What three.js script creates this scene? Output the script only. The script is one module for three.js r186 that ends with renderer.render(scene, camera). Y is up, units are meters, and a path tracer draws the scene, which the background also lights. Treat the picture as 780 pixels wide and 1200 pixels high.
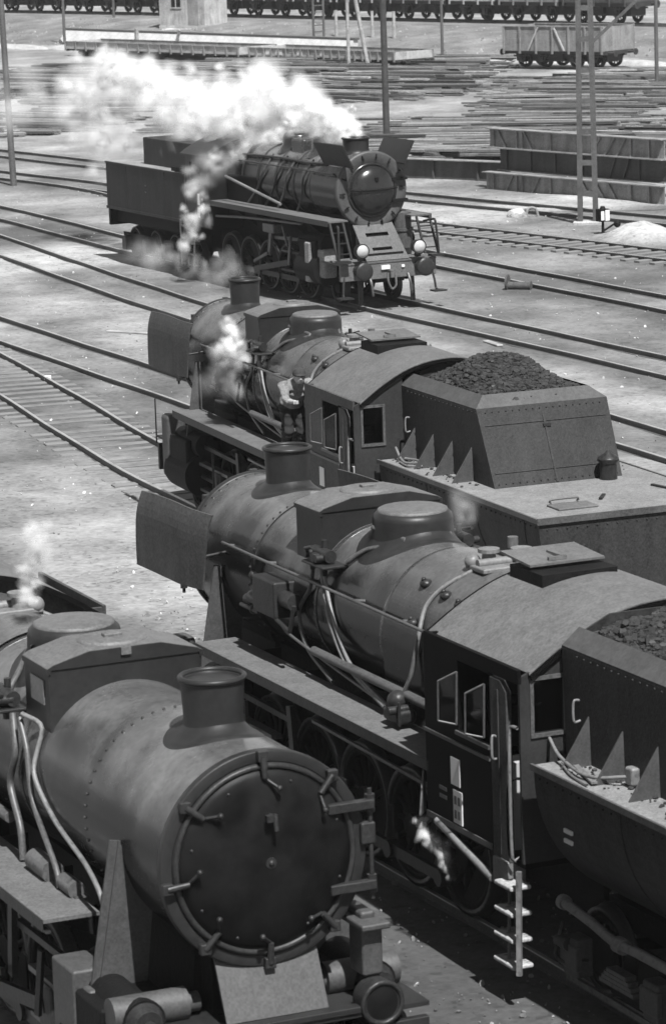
import * as THREE from 'three';
import { mergeGeometries } from 'three/addons/utils/BufferGeometryUtils.js';
import { RoundedBoxGeometry } from 'three/addons/geometries/RoundedBoxGeometry.js';
import { MarchingCubes } from 'three/addons/objects/MarchingCubes.js';

// ------------------------------------------------------------------ camera, sky, sun, exposure
const scene = new THREE.Scene();
const camera = new THREE.PerspectiveCamera(16.94, 665 / 1024, 0.5, 4000);
camera.rotation.order = 'YXZ';
camera.position.set(0, 11.36, 0);
camera.focus = 55; camera.userData.fStop = 4.5;
camera.rotation.set(-Math.atan(763 / 4030), 0, -0.033);

{ // hazy spring sky, neutral grey: brighter towards the horizon and round the sun
  const W = 256, H = 128, data = new Float32Array(W * H * 4);
  const sun = new THREE.Vector3(0.2, 1, 0.59).normalize();
  for (let j = 0; j < H; j++) for (let i = 0; i < W; i++) {
    const v = (j + 0.5) / H * Math.PI - Math.PI / 2, u = ((i + 0.5) / W - 0.5) * 2 * Math.PI;
    const d = new THREE.Vector3(Math.cos(v) * Math.cos(u), Math.sin(v), Math.cos(v) * Math.sin(u));
    const h = Math.max(0, d.y), c = d.dot(sun);
    let L = 0.3 + 1.2 * Math.pow(1 - h, 3) + 0.5 * Math.pow(Math.max(0, c), 12);
    if (d.y < 0) L = 0.3;
    data.set([L, L, L, 1], (j * W + i) * 4);
  }
  const t = new THREE.DataTexture(data, W, H, THREE.RGBAFormat, THREE.FloatType);
  t.mapping = THREE.EquirectangularReflectionMapping; t.magFilter = THREE.LinearFilter; t.needsUpdate = true;
  scene.background = t; scene.environment = t;
  scene.backgroundIntensity = 0.3; scene.environmentIntensity = 0.3;
}
const sunLight = new THREE.DirectionalLight(0xffffff, 4.2);
sunLight.position.set(0.2 * 200, 200, 0.59 * 200 - 90);
sunLight.target.position.set(0, 0, -90);
sunLight.castShadow = true; sunLight.shadow.radius = 1.5;
sunLight.shadow.mapSize.set(4096, 4096);
Object.assign(sunLight.shadow.camera, { left: -90, right: 90, top: 130, bottom: -130, near: 1, far: 600 });
scene.add(sunLight, sunLight.target);
scene.fog = new THREE.FogExp2(0xf2f2f2, 0.00015);

const renderer = new THREE.WebGLRenderer({ antialias: true });
renderer.setSize(665, 1024);
renderer.toneMapping = THREE.LinearToneMapping;
renderer.toneMappingExposure = 2.25;
renderer.shadowMap.enabled = true;

// ------------------------------------------------------------------ helpers
const PI = Math.PI, V = (x, y, z) => new THREE.Vector3(x, y, z), R = (d) => d * PI / 180;
function rng(seed) { let a = seed >>> 0; return () => { a = (a + 0x6d2b79f5) >>> 0; let t = Math.imul(a ^ (a >>> 15), 1 | a); t = (t + Math.imul(t ^ (t >>> 7), 61 | t)) ^ t; return ((t ^ (t >>> 14)) >>> 0) / 4294967296; }; }
const hash = (x, y, s) => { let h = Math.imul(x, 374761393) ^ Math.imul(y, 668265263) ^ Math.imul(s, 2246822519); h = Math.imul(h ^ (h >>> 13), 1274126177); return ((h ^ (h >>> 16)) >>> 0) / 4294967296; };
const sm = (t) => t * t * (3 - 2 * t), lerp = (a, b, t) => a + (b - a) * t, clamp = (v, a, b) => Math.min(b, Math.max(a, v));
function vnoise(x, y, s, px = 0, py = 0) { // value noise, periodic when px,py are given
  const xi = Math.floor(x), yi = Math.floor(y), fx = sm(x - xi), fy = sm(y - yi);
  const w = (a, p) => p ? ((a % p) + p) % p : a;
  const g = (i, j) => hash(w(xi + i, px), w(yi + j, py), s);
  return lerp(lerp(g(0, 0), g(1, 0), fx), lerp(g(0, 1), g(1, 1), fx), fy);
}
function fbm(x, y, s, o = 4) { let a = 0, k = 0.5, n = 0; for (let i = 0; i < o; i++) { a += k * vnoise(x, y, s + i); n += k; x *= 2.03; y *= 2.03; k *= 0.5; } return a / n; }

// grey tileable texture; f(u, v) in 0..1 -> value 0..1 (linear data unless srgb)
function tex(size, f, rep, data = false) {
  const a = new Uint8Array(size * size * 4);
  for (let j = 0; j < size; j++) for (let i = 0; i < size; i++) {
    const v = clamp(f(i / size, j / size), 0, 1) * 255; a.set([v, v, v, 255], (j * size + i) * 4);
  }
  const t = new THREE.DataTexture(a, size, size, THREE.RGBAFormat);
  t.wrapS = t.wrapT = THREE.RepeatWrapping; t.magFilter = THREE.LinearFilter; t.minFilter = THREE.LinearMipmapLinearFilter;
  t.generateMipmaps = true; t.repeat.set(rep, rep); t.needsUpdate = true;
  return t;
}
const per = (u, v, n, s, o, ay = 1) => { let a = 0, k = 0.5, t = 0; for (let i = 0; i < o; i++) { const q = n << i, r = Math.max(1, Math.round(q * ay)); a += k * vnoise(u * q, v * r, s + i, q, r); t += k; k *= 0.55; } return a / t; };
const T = {};
T.soot = tex(512, (u, v) => { const a = per(u, v, 4, 11, 6), b = per(u, v, 32, 31, 3); return 0.45 + 0.7 * (a - 0.15) + 0.25 * (b - 0.5) + 0.75 * (per(u, v, 110, 37, 2) - 0.5); }, 0.5);
T.streak = tex(512, (u, v) => { const a = per(u, v, 14, 51, 5, 0.15), b = per(u, v, 4, 71, 5), c = per(u, v, 64, 77, 2); return 0.4 + 0.5 * (a - 0.2) + 0.5 * (b - 0.3) + 0.25 * (c - 0.5) + 0.6 * (per(u, v, 120, 79, 2) - 0.5); }, 0.45);
T.satin = tex(512, (u, v) => { const a = per(u, v, 3, 501, 6), b = per(u, v, 60, 511, 2), c = per(u, v, 9, 521, 4, 0.3); return 0.62 + 0.55 * (a - 0.5) + 0.28 * (b - 0.5) + 0.35 * (c - 0.5); }, 0.4);
T.scorch = tex(512, (u, v) => { const a = per(u, v, 3, 601, 5), b = per(u, v, 40, 611, 3), c = per(u, v, 7, 621, 4); return 0.05 + 1.5 * Math.max(0, a - 0.36) + 0.5 * (c - 0.45) + 0.3 * (b - 0.5); }, 0.55);
T.grain = tex(512, (u, v) => 0.62 + 0.3 * (per(u, v, 5, 401, 5) - 0.5) + 0.45 * (per(u, v, 110, 411, 2) - 0.5) + 0.25 * (per(u, v, 30, 421, 3) - 0.5), 0.5);
T.dust = tex(512, (u, v) => { const a = per(u, v, 5, 91, 6), b = per(u, v, 96, 95, 2), c = per(u, v, 40, 99, 2); return 0.62 + 0.5 * (a - 0.5) + 0.35 * (b - 0.5) - (c > 0.72 ? 0.2 : 0); }, 0.4);
T.ground = tex(1024, (u, v) => {
  const a = per(u, v, 6, 111, 6), b = per(u, v, 90, 121, 3), c = per(u, v, 200, 131, 1), d = per(u, v, 60, 141, 2), e = per(u, v, 24, 151, 3);
  return 0.64 + 0.6 * (a - 0.5) + 0.4 * (b - 0.5) + (c > 0.93 ? 0.2 : 0) - (d > 0.74 ? 0.18 : 0) + 0.25 * (e - 0.5);
}, 1 / 7);
T.groundB = tex(512, (u, v) => 0.5 * per(u, v, 40, 211, 4) + 0.5 * per(u, v, 10, 221, 3), 1 / 3);
T.fine = tex(512, (u, v) => 0.6 * per(u, v, 24, 231, 4) + 0.4 * per(u, v, 100, 241, 2), 0.7);
T.wood = tex(256, (u, v) => { const a = per(u, v, 4, 261, 4, 10), b = per(u, v, 6, 271, 4); return 0.5 + 0.5 * (a - 0.5) + 0.4 * (b - 0.4); }, 0.6);

function mat(name, albedo, rough, map, o = {}) {
  const m = new THREE.MeshPhysicalMaterial({ color: new THREE.Color().setRGB(albedo, albedo, albedo), roughness: rough, map: map ?? null, ...o });
  m.name = name; return m;
}
const B = (t, s) => ({ bumpMap: t, bumpScale: s });
const M = {
  boiler: mat('sooty boiler sheet', 0.045, 0.4, T.soot, { ...B(T.fine, 0.0012), roughnessMap: T.dust }),
  barrel: mat('boiler sheet with ash and painted shade', 1, 0.34, T.satin, { specularIntensity: 0.6, vertexColors: true, ...B(T.fine, 0.0012), roughnessMap: T.dust }),  // vertex colours hold ash plus painted top light and side shade
  box: mat('sooty plate', 0.027, 0.42, T.satin, { ...B(T.fine, 0.0012), specularIntensity: 0.5 }),
  black: mat('black paint', 0.018, 0.5, T.soot, { ...B(T.fine, 0.0012), specularIntensity: 0.5 }),
  door: mat('black smokebox paint', 0.013, 0.5, T.scorch, { ...B(T.fine, 0.0012), specularIntensity: 0.3 }),
  under: mat('oily black iron', 0.008, 0.7, T.soot, { ...B(T.fine, 0.006), specularIntensity: 0.25 }),
  gear: mat('greasy steel', 0.026, 0.42, T.soot, { ...B(T.fine, 0.004), specularIntensity: 0.5 }),
  steel: mat('worn steel', 0.16, 0.38, T.dust, { specularIntensity: 0.5, metalness: 0.25 }),
  dusty: mat('ash-dusted plate', 0.125, 0.85, T.grain, B(T.fine, 0.006)),
  roof: mat('dusty cab roof', 0.14, 0.6, T.grain, B(T.fine, 0.004)),
  cab: mat('black cab paint', 0.004, 0.6, T.soot, { specularIntensity: 0.15 }),
  cabr: mat('grimed cab rear sheet', 0.022, 0.6, T.streak),
  ring: mat('ashy smokebox ring', 0.07, 0.6, T.grain),
  cabg: mat('grey grimed cab plate', 0.065, 0.6, T.streak, { ...B(T.fine, 0.0012), specularIntensity: 0.5 }),
  tender: mat('grimed tender plate', 0.034, 0.62, T.streak, { ...B(T.fine, 0.004), specularIntensity: 0.5 }),
  tenderg: mat('weathered tender plate', 0.026, 0.62, T.streak, { ...B(T.fine, 0.004), specularIntensity: 0.5 }),
  deck: mat('crusted tender deck', 0.22, 0.9, T.grain, B(T.fine, 0.012)),
  defl: mat('smoke deflector plate', 0.075, 0.6, T.streak, { ...B(T.fine, 0.0012), specularIntensity: 0.5 }),
  pipe: mat('pale lagged pipe', 0.2, 0.5, T.dust),
  pipeg: mat('grey pipe', 0.08, 0.45, T.soot),
  white: mat('white enamel', 0.6, 0.5, null),
  glass: mat('lamp glass', 0.36, 0.12, null, { clearcoat: 1 }),
  gloss: mat('polished black dome of the door', 0.02, 0.22, T.satin),
  pane: new THREE.MeshPhysicalMaterial({ name: 'window pane', color: 0xe8e8e8, roughness: 0.03, transmission: 1, thickness: 0, ior: 1.5 }),
  coal: mat('coal', 0.02, 0.85, T.soot, { vertexColors: true }),
  ash: mat('pale rocks', 0.55, 0.9, T.dust),
  rail: mat('rusty rail', 0.075, 0.7, T.soot, B(T.fine, 0.004)),
  railtop: mat('worn rail head', 0.45, 0.35, T.dust, { metalness: 0.3 }),
  sleeper: mat('grey sleeper', 0.22, 0.9, T.wood, B(T.wood, 0.01)),
  girder: mat('weathered girder steel', 0.27, 0.75, T.streak, B(T.fine, 0.006)),
  girderd: mat('dark girder steel', 0.07, 0.75, T.streak, B(T.fine, 0.006)),
  mast: mat('grey mast paint', 0.1, 0.6, T.streak),
  pole: mat('tarred pole', 0.06, 0.85, T.wood, B(T.wood, 0.01)),
  polel: mat('pale weathered pole', 0.45, 0.85, T.wood, B(T.wood, 0.01)),
  wagon: mat('grey wagon planks', 0.27, 0.8, T.streak, B(T.wood, 0.008)),
  wagonl: mat('pale wagon side', 0.5, 0.8, T.streak),
  wagond: mat('dark wagon iron', 0.03, 0.7, T.soot),
  limewash: mat('limewashed wall', 0.6, 0.9, T.grain),
  concrete: mat('pale concrete', 0.5, 0.9, T.dust, B(T.fine, 0.01)),
  timber: mat('hut boards', 0.4, 0.85, T.streak, B(T.wood, 0.01)),
  timberl: mat('sunlit pale hut boards', 0.55, 0.85, T.streak, B(T.wood, 0.01)),  // paler copy of the hut boards with sunlight put into the colour
  skin: mat('skin', 0.3, 0.6, null),
  shirt: mat('pale work shirt', 0.26, 0.9, T.fine),
  trousers: mat('dark work trousers', 0.012, 0.9, T.fine),
  cloth: mat('dark cap cloth', 0.04, 0.9, T.fine),
};

function boxUV(g) {
  g = g.index ? g.toNonIndexed() : g;
  const p = g.attributes.position.array, n = p.length / 3, uv = new Float32Array(n * 2);
  for (let t = 0; t < n; t += 3) {
    const i = t * 3, ax = p[i + 3] - p[i], ay = p[i + 4] - p[i + 1], az = p[i + 5] - p[i + 2], bx = p[i + 6] - p[i], by = p[i + 7] - p[i + 1], bz = p[i + 8] - p[i + 2];
    const nx = Math.abs(ay * bz - az * by), ny = Math.abs(az * bx - ax * bz), nz = Math.abs(ax * by - ay * bx);
    for (let k = 0; k < 3; k++) {
      const x = p[i + k * 3], y = p[i + k * 3 + 1], z = p[i + k * 3 + 2], o = (t + k) * 2;
      if (ny >= nx && ny >= nz) { uv[o] = x; uv[o + 1] = z; } else if (nx >= nz) { uv[o] = z + 0.37; uv[o + 1] = y; } else { uv[o] = x; uv[o + 1] = y; }
    }
  }
  g.setAttribute('uv', new THREE.BufferAttribute(uv, 2));
  for (const k of Object.keys(g.attributes)) if (!['position', 'normal', 'uv', 'color'].includes(k)) g.deleteAttribute(k);
  if (!g.attributes.normal) g.computeVertexNormals();
  g.clearGroups();
  return g;
}
const merge = (gs) => { gs = (Array.isArray(gs) ? gs.flat(9) : [gs]).map((g) => (g.userData.ready ? g : boxUV(g)));
  if (gs.some((g) => g.attributes.color)) for (const g of gs) if (!g.attributes.color) g.setAttribute('color', new THREE.BufferAttribute(new Float32Array(g.attributes.position.count * 3).fill(0.04), 3));
  return gs.length > 1 ? mergeGeometries(gs) : gs[0]; };
function part(name, gs, m, parent, x) {
  const o = new THREE.Mesh(merge(gs), m); o.name = name; o.castShadow = o.receiveShadow = true;
  if (x) o.userData = x;
  parent.add(o); return o;
}
const used = {};
const numbered = (n) => { const k = used[n] = (used[n] ?? -1) + 1; return k ? `${n}_${String(k).padStart(3, '0')}` : n; };
function thing(name, label, category, x = 0, z = 0, turn = 0, group, y = 0) {
  const o = new THREE.Group(); o.name = numbered(name); o.position.set(x, y, z); o.rotation.y = turn;
  o.userData = { label, category }; if (group) o.userData.group = group;
  scene.add(o); return o;
}
function whole(name, gs, m, label, category, group, kind) {
  const o = part(numbered(name), gs, m, scene, {}); if (label) o.userData.label = label; if (category) o.userData.category = category;
  if (group) o.userData.group = group; if (kind) o.userData.kind = kind; return o;
}
function copy(o, label, x, z, turn, y = 0) { const c = o.clone(); c.name = numbered(o.name.replace(/_\d{3}$/, '')); c.userData = { ...o.userData, label }; c.position.set(x, y, z); c.rotation.y = turn; scene.add(c); return c; }
const yaw = (deg) => -R(90 - deg);       // turns local +x to run from lower right of the yard's heading
// primitives
const box = (x0, x1, y0, y1, z0, z1, r = 0) => {
  const w = Math.abs(x1 - x0), h = Math.abs(y1 - y0), d = Math.abs(z1 - z0);
  const g = r ? new RoundedBoxGeometry(w, h, d, 2, Math.min(r, w / 2.1, h / 2.1, d / 2.1)) : new THREE.BoxGeometry(w, h, d);
  return g.translate((x0 + x1) / 2, (y0 + y1) / 2, (z0 + z1) / 2);
};
const cylX = (x0, x1, r0, r1, y, z, n = 24, open = false) => new THREE.CylinderGeometry(r1, r0, x1 - x0, n, 1, open).rotateZ(-PI / 2).translate((x0 + x1) / 2, y, z);
const cylY = (y0, y1, r0, r1, x, z, n = 24, open = false) => new THREE.CylinderGeometry(r1, r0, y1 - y0, n, 1, open).translate(x, (y0 + y1) / 2, z);
const cylZ = (z0, z1, r, x, y, n = 24) => new THREE.CylinderGeometry(r, r, Math.abs(z1 - z0), n).rotateX(PI / 2).translate(x, y, (z0 + z1) / 2);
function bar(a, b, r, n = 8, r2 = r) {
  a = V(...a); b = V(...b); const d = b.clone().sub(a), g = new THREE.CylinderGeometry(r2, r, d.length(), n);
  g.applyQuaternion(new THREE.Quaternion().setFromUnitVectors(V(0, 1, 0), d.clone().normalize()));
  return g.translate((a.x + b.x) / 2, (a.y + b.y) / 2, (a.z + b.z) / 2);
}
function beam(a, b, w, h) { // rectangular bar
  a = V(...a); b = V(...b); const d = b.clone().sub(a), L = d.length(), g = new THREE.BoxGeometry(L, h, w);
  const m = new THREE.Matrix4(), xx = d.normalize(), zz = V(0, 1, 0).cross(xx).negate(); if (zz.lengthSq() < 1e-6) zz.set(0, 0, 1); zz.normalize(); const yy = zz.clone().cross(xx);
  m.makeBasis(xx, yy, zz); g.applyMatrix4(m); return g.translate((a.x + b.x) / 2, (a.y + b.y) / 2, (a.z + b.z) / 2);
}
const tube = (pts, r, n = 40, s = 8) => new THREE.TubeGeometry(new THREE.CatmullRomCurve3(pts.map((p) => V(...p)), false, 'catmullrom', 0.4), n, r, s);
const shape = (pts, holes = []) => { const s = new THREE.Shape(pts.map(([x, y]) => new THREE.Vector2(x, y))); for (const h of holes) s.holes.push(new THREE.Path(h.map(([x, y]) => new THREE.Vector2(x, y)))); return s; };
const plateXY = (pts, z, t, holes, bev = 0) => new THREE.ExtrudeGeometry(shape(pts, holes), { depth: t, bevelEnabled: !!bev, bevelSize: bev, bevelThickness: bev, bevelSegments: 1 }).translate(0, 0, z - t / 2);
const plateYZ = (pts, x, t, holes) => new THREE.ExtrudeGeometry(shape(pts.map(([z, y]) => [-z, y]), holes?.map((h) => h.map(([z, y]) => [-z, y]))), { depth: t, bevelEnabled: false }).rotateY(PI / 2).translate(x - t / 2, 0, 0);   // pts are [z, y]
const rect = (x0, x1, y0, y1) => [[x0, y0], [x1, y0], [x1, y1], [x0, y1]];
const lathe = (pts, n = 40) => new THREE.LatheGeometry(pts.map(([r, y]) => new THREE.Vector2(r, y)), n);
const latheX = (pts, y, z, n = 64) => lathe(pts, n).rotateZ(PI / 2).translate(0, y, z);      // pts are [radius, -x]: opens towards -x
function smooth(g) { g.userData.ready = true; return g; }
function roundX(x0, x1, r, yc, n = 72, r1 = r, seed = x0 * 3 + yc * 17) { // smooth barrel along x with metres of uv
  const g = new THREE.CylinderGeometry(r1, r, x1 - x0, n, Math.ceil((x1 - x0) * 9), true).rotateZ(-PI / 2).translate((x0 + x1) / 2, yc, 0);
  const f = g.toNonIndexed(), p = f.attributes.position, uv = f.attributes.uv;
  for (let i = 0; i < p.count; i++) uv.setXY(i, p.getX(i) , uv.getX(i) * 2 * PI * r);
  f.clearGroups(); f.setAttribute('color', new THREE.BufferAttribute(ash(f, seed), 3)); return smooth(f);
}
// ragged ash on upward faces; lit top and shaded sides painted in too
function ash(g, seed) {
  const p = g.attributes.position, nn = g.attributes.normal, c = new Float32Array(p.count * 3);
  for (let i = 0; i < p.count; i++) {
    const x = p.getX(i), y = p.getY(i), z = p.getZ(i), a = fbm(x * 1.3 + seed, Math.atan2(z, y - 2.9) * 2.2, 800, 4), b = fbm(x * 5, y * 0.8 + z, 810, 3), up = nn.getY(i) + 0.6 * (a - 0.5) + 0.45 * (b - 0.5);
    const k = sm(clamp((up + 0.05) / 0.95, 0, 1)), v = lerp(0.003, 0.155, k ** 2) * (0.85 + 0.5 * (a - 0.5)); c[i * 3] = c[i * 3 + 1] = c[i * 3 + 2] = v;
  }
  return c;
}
// skirt that fits a round fitting to the boiler barrel; centre x, inner and outer radius, rise at the inner edge
function saddle(x, rin, rout, rise, RB, yc, n = 48, m = 8, lift = 0.02) {
  const pos = [], nor = [], idx = [];
  for (let j = 0; j <= m; j++) for (let i = 0; i <= n; i++) {
    const t = j / m, r = lerp(rout, rin, t), a = i / n * 2 * PI, z = r * Math.sin(a);
    pos.push(x + r * Math.cos(a), yc + Math.sqrt(Math.max(0.01, RB * RB - z * z)) + lift * Math.min(1, t * 6) + rise * t * t * t, z);
  }
  for (let j = 0; j < m; j++) for (let i = 0; i < n; i++) { const a = j * (n + 1) + i, b = a + n + 1; idx.push(a, b, a + 1, b, b + 1, a + 1); }
  const g = new THREE.BufferGeometry(); g.setAttribute('position', new THREE.Float32BufferAttribute(pos, 3)); g.setIndex(idx); g.computeVertexNormals(); return g;
}
const onBoiler = (RB, yc) => (x, y, s) => [x, y, s * Math.sqrt(Math.max(0.0004, RB * RB - (y - yc) ** 2))];

// spoked wheel: geometry centred at the origin, axle along z
function wheelGeo(r, spokes, weight) {
  const rim = lathe([[r - 0.16, -0.055], [r - 0.08, -0.06], [r - 0.08, 0.06], [r - 0.16, 0.055], [r - 0.16, -0.055]], 36).rotateX(PI / 2);
  const gs = [rim, cylZ(-0.1, 0.1, 0.15, 0, 0, 16)];
  for (let i = 0; i < spokes; i++) { const a = i / spokes * 2 * PI; gs.push(bar([Math.cos(a) * 0.1, Math.sin(a) * 0.1, 0], [Math.cos(a) * (r - 0.12), Math.sin(a) * (r - 0.12), 0], 0.042, 6, 0.03)); }
  if (weight) { const s = new THREE.Shape(); s.absarc(0, 0, r - 0.12, R(205), R(335), false); gs.push(new THREE.ExtrudeGeometry(s, { depth: 0.08, bevelEnabled: false }).translate(0, 0, -0.04)); }
  const tyre = lathe([[r - 0.08, -0.065], [r + 0.03, -0.065], [r + 0.025, -0.04], [r, -0.03], [r - 0.004, 0.07], [r - 0.08, 0.07], [r - 0.08, -0.065]], 36).rotateX(PI / 2);
  return { body: merge(gs), tyre: merge(tyre) };
}
const WG = { driver: wheelGeo(0.68, 14, true), pony: wheelGeo(0.42, 9, false), tender: wheelGeo(0.46, 9, false), wagon: wheelGeo(0.46, 8, false) };
for (const w of Object.values(WG)) { w.body.userData.ready = true; w.tyre.userData.ready = true; }
function wheel(w, x, z, parent, turn = 0, rr) {
  const o = new THREE.Mesh(w.body, M.under); o.name = 'wheel'; o.position.set(x, 0.15 + rr, z); o.rotation.z = turn; if (z < 0) o.rotation.y = PI;
  const t = new THREE.Mesh(w.tyre, M.gear); t.name = 'tyre'; o.add(t); parent.add(o); o.castShadow = t.castShadow = o.receiveShadow = t.receiveShadow = true; return o;
}
function rivetRing(x, r, yc, a0, a1, step, s = 0.018) {
  const gs = []; for (let a = a0; a <= a1; a += step / r) gs.push(new THREE.IcosahedronGeometry(s, 0).translate(x, yc + r * Math.cos(a), r * Math.sin(a))); return gs;
}

// ------------------------------------------------------------------ the setting: ground, bank, tracks
const tracks = {
  a: { pts: [[-9.2, -49.6], [-1.12, -29.9], [9.5, -5.5]], s: 0 },                                  // under the nearest engine
  b: { pts: [[-14.5, -73.2], [-0.54, -41.72], [2.98, -33.8], [12.2, -13.1]], s: 0 },               // under the second engine
  c: { pts: [[-19, -113], [-7.5, -77.85], [-3.2, -64.4], [-1.3, -59.3], [1.5, -51], [4.2, -44.5], [8.2, -35], [16, -18]], s: 1 },
  d: { pts: [[-22, -118], [-8.2, -85.6], [-3.7, -75.5], [3.2, -60], [12, -41]], s: 0 },
  e: { pts: [[-20, -133], [-9.94, -105.3], [-3.36, -87.8], [5.6, -67.2], [14, -46]], s: 0 },
  f: { pts: [[-22, -138], [-10.8, -115.4], [-5.4, -102.9], [1.37, -88.2], [7, -76.4], [18, -52.6]], s: 0 },
  g: { pts: [[-30, -157], [-12.2, -130.3], [-8.2, -124], [-5.1, -116.5], [3.1, -97.8], [8.57, -86.2], [18, -66]], s: 0 },
  h: { pts: [[-7.8, -123.4], [3.1, -106.6], [9.6, -96.8], [20, -81]], s: 1 },
  i: { pts: [[-28, -163], [-13.06, -140.4], [-8.24, -132.8], [2.96, -116.4], [10.56, -105.9], [22, -90]], s: 0 },
};
const curve = (pts) => new THREE.CatmullRomCurve3(pts.map(([x, z]) => V(x, 0, z)), false, 'centripetal');
for (const t of Object.values(tracks)) { t.curve = curve(t.pts); t.len = t.curve.getLength(); t.samples = t.curve.getSpacedPoints(160); }
function trackNear(x, z) { // distance to the nearest centre line
  let b = 99; for (const t of Object.values(tracks)) for (const p of t.samples) { const d = (p.x - x) ** 2 + (p.z - z) ** 2; if (d < b) b = d; } return Math.sqrt(b);
}
const flat = (x, z) => 0.045 + 0.05 * (fbm(x * 0.7, z * 0.7, 5, 3) - 0.5);
{
  const xs = [], zs = [];
  for (let x = -34; x <= 34.01; x += 0.5) xs.push(x);
  for (let d = 3, x = 37; x < 2500; d *= 1.5, x += d) { xs.push(x); xs.unshift(-x); }
  for (let z = -24; z >= -270; z -= z > -75 ? 0.5 : 1) zs.push(z);
  for (let d = 4, z = -276; z > -2500; d *= 1.5, z -= d) zs.push(z);
  for (let d = 4, z = -18; z < 2500; d *= 1.5, z += d) zs.unshift(z);
  const nx = xs.length, nz = zs.length, pos = [], col = [], uv = [], idx = [];
  for (const z of zs) for (const x of xs) {
    const near = z > -150 && Math.abs(x) < 26 && z < -22, d = near ? trackNear(x, z) : 9;
    let y = flat(x, z) - 0.02, s = 0.3;
    const big = fbm(x * 0.11, z * 0.11, 300, 4), mid = fbm(x * 0.45, z * 0.3, 310, 4);
    s = 0.215 + 0.26 * (big - 0.5) + 0.34 * (mid - 0.5);
    if (d < 2) s *= lerp(1, 0.32 + 0.85 * fbm(x * 0.8, z * 0.25, 360, 3), clamp((2 - d) / 0.8, 0, 1));                                    // cindery between the rails
    const fore = clamp((z + 50) / 10, 0, 1); s = lerp(s, 0.04 + 0.07 * mid, fore * clamp((x + 3.5) / 2, 0, 1)); // clinker between the two nearest engines
    const sandy = clamp(1 - Math.abs((x - 3) * 0.58 + (z + 116.4) * 0.81 - 5.2) / 3.6, 0, 1);           // pale sand strip along the girder track
    if (z < -80) { s = lerp(s, 0.4 + 0.16 * (mid - 0.5), clamp(sandy * 2.4 * (0.45 + mid), 0, 1)); if (sandy > 0.25 && d > 1.1) y += 0.18 * fbm(x * 0.9, z * 0.9, 340, 3) * sandy; }
    if (z < -150) s = lerp(s, 0.16 + 0.3 * mid * mid + 0.1 * big, 0.85);
    const heap = Math.max(0, 1 - Math.hypot((x - 9.4) / 1.6, (z + 101.8) / 2.0)); y += 0.55 * sm(heap);
    if (heap > 0) s = lerp(s, 0.45, Math.min(1, heap * 2.5));
    const c = Math.max(0.05, s);
    pos.push(x, y, z); col.push(c, c, c); uv.push(x, z);
  }
  for (let j = 0; j < nz - 1; j++) for (let i = 0; i < nx - 1; i++) { const a = j * nx + i, b = a + nx; idx.push(a, a + 1, b, b, a + 1, b + 1); }
  const g = new THREE.BufferGeometry();
  g.setAttribute('position', new THREE.Float32BufferAttribute(pos, 3)); g.setAttribute('color', new THREE.Float32BufferAttribute(col, 3)); g.setAttribute('uv', new THREE.Float32BufferAttribute(uv, 2)); g.setIndex(idx);
  g.computeVertexNormals();
  const o = new THREE.Mesh(g, mat('yard ground', 1, 0.95, T.ground, { vertexColors: true, ...B(T.groundB, 0.022) })); o.name = 'ground'; o.receiveShadow = true;
  o.userData = { kind: 'structure', label: 'pale cindery ground of the railway yard' }; scene.add(o);
}
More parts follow.
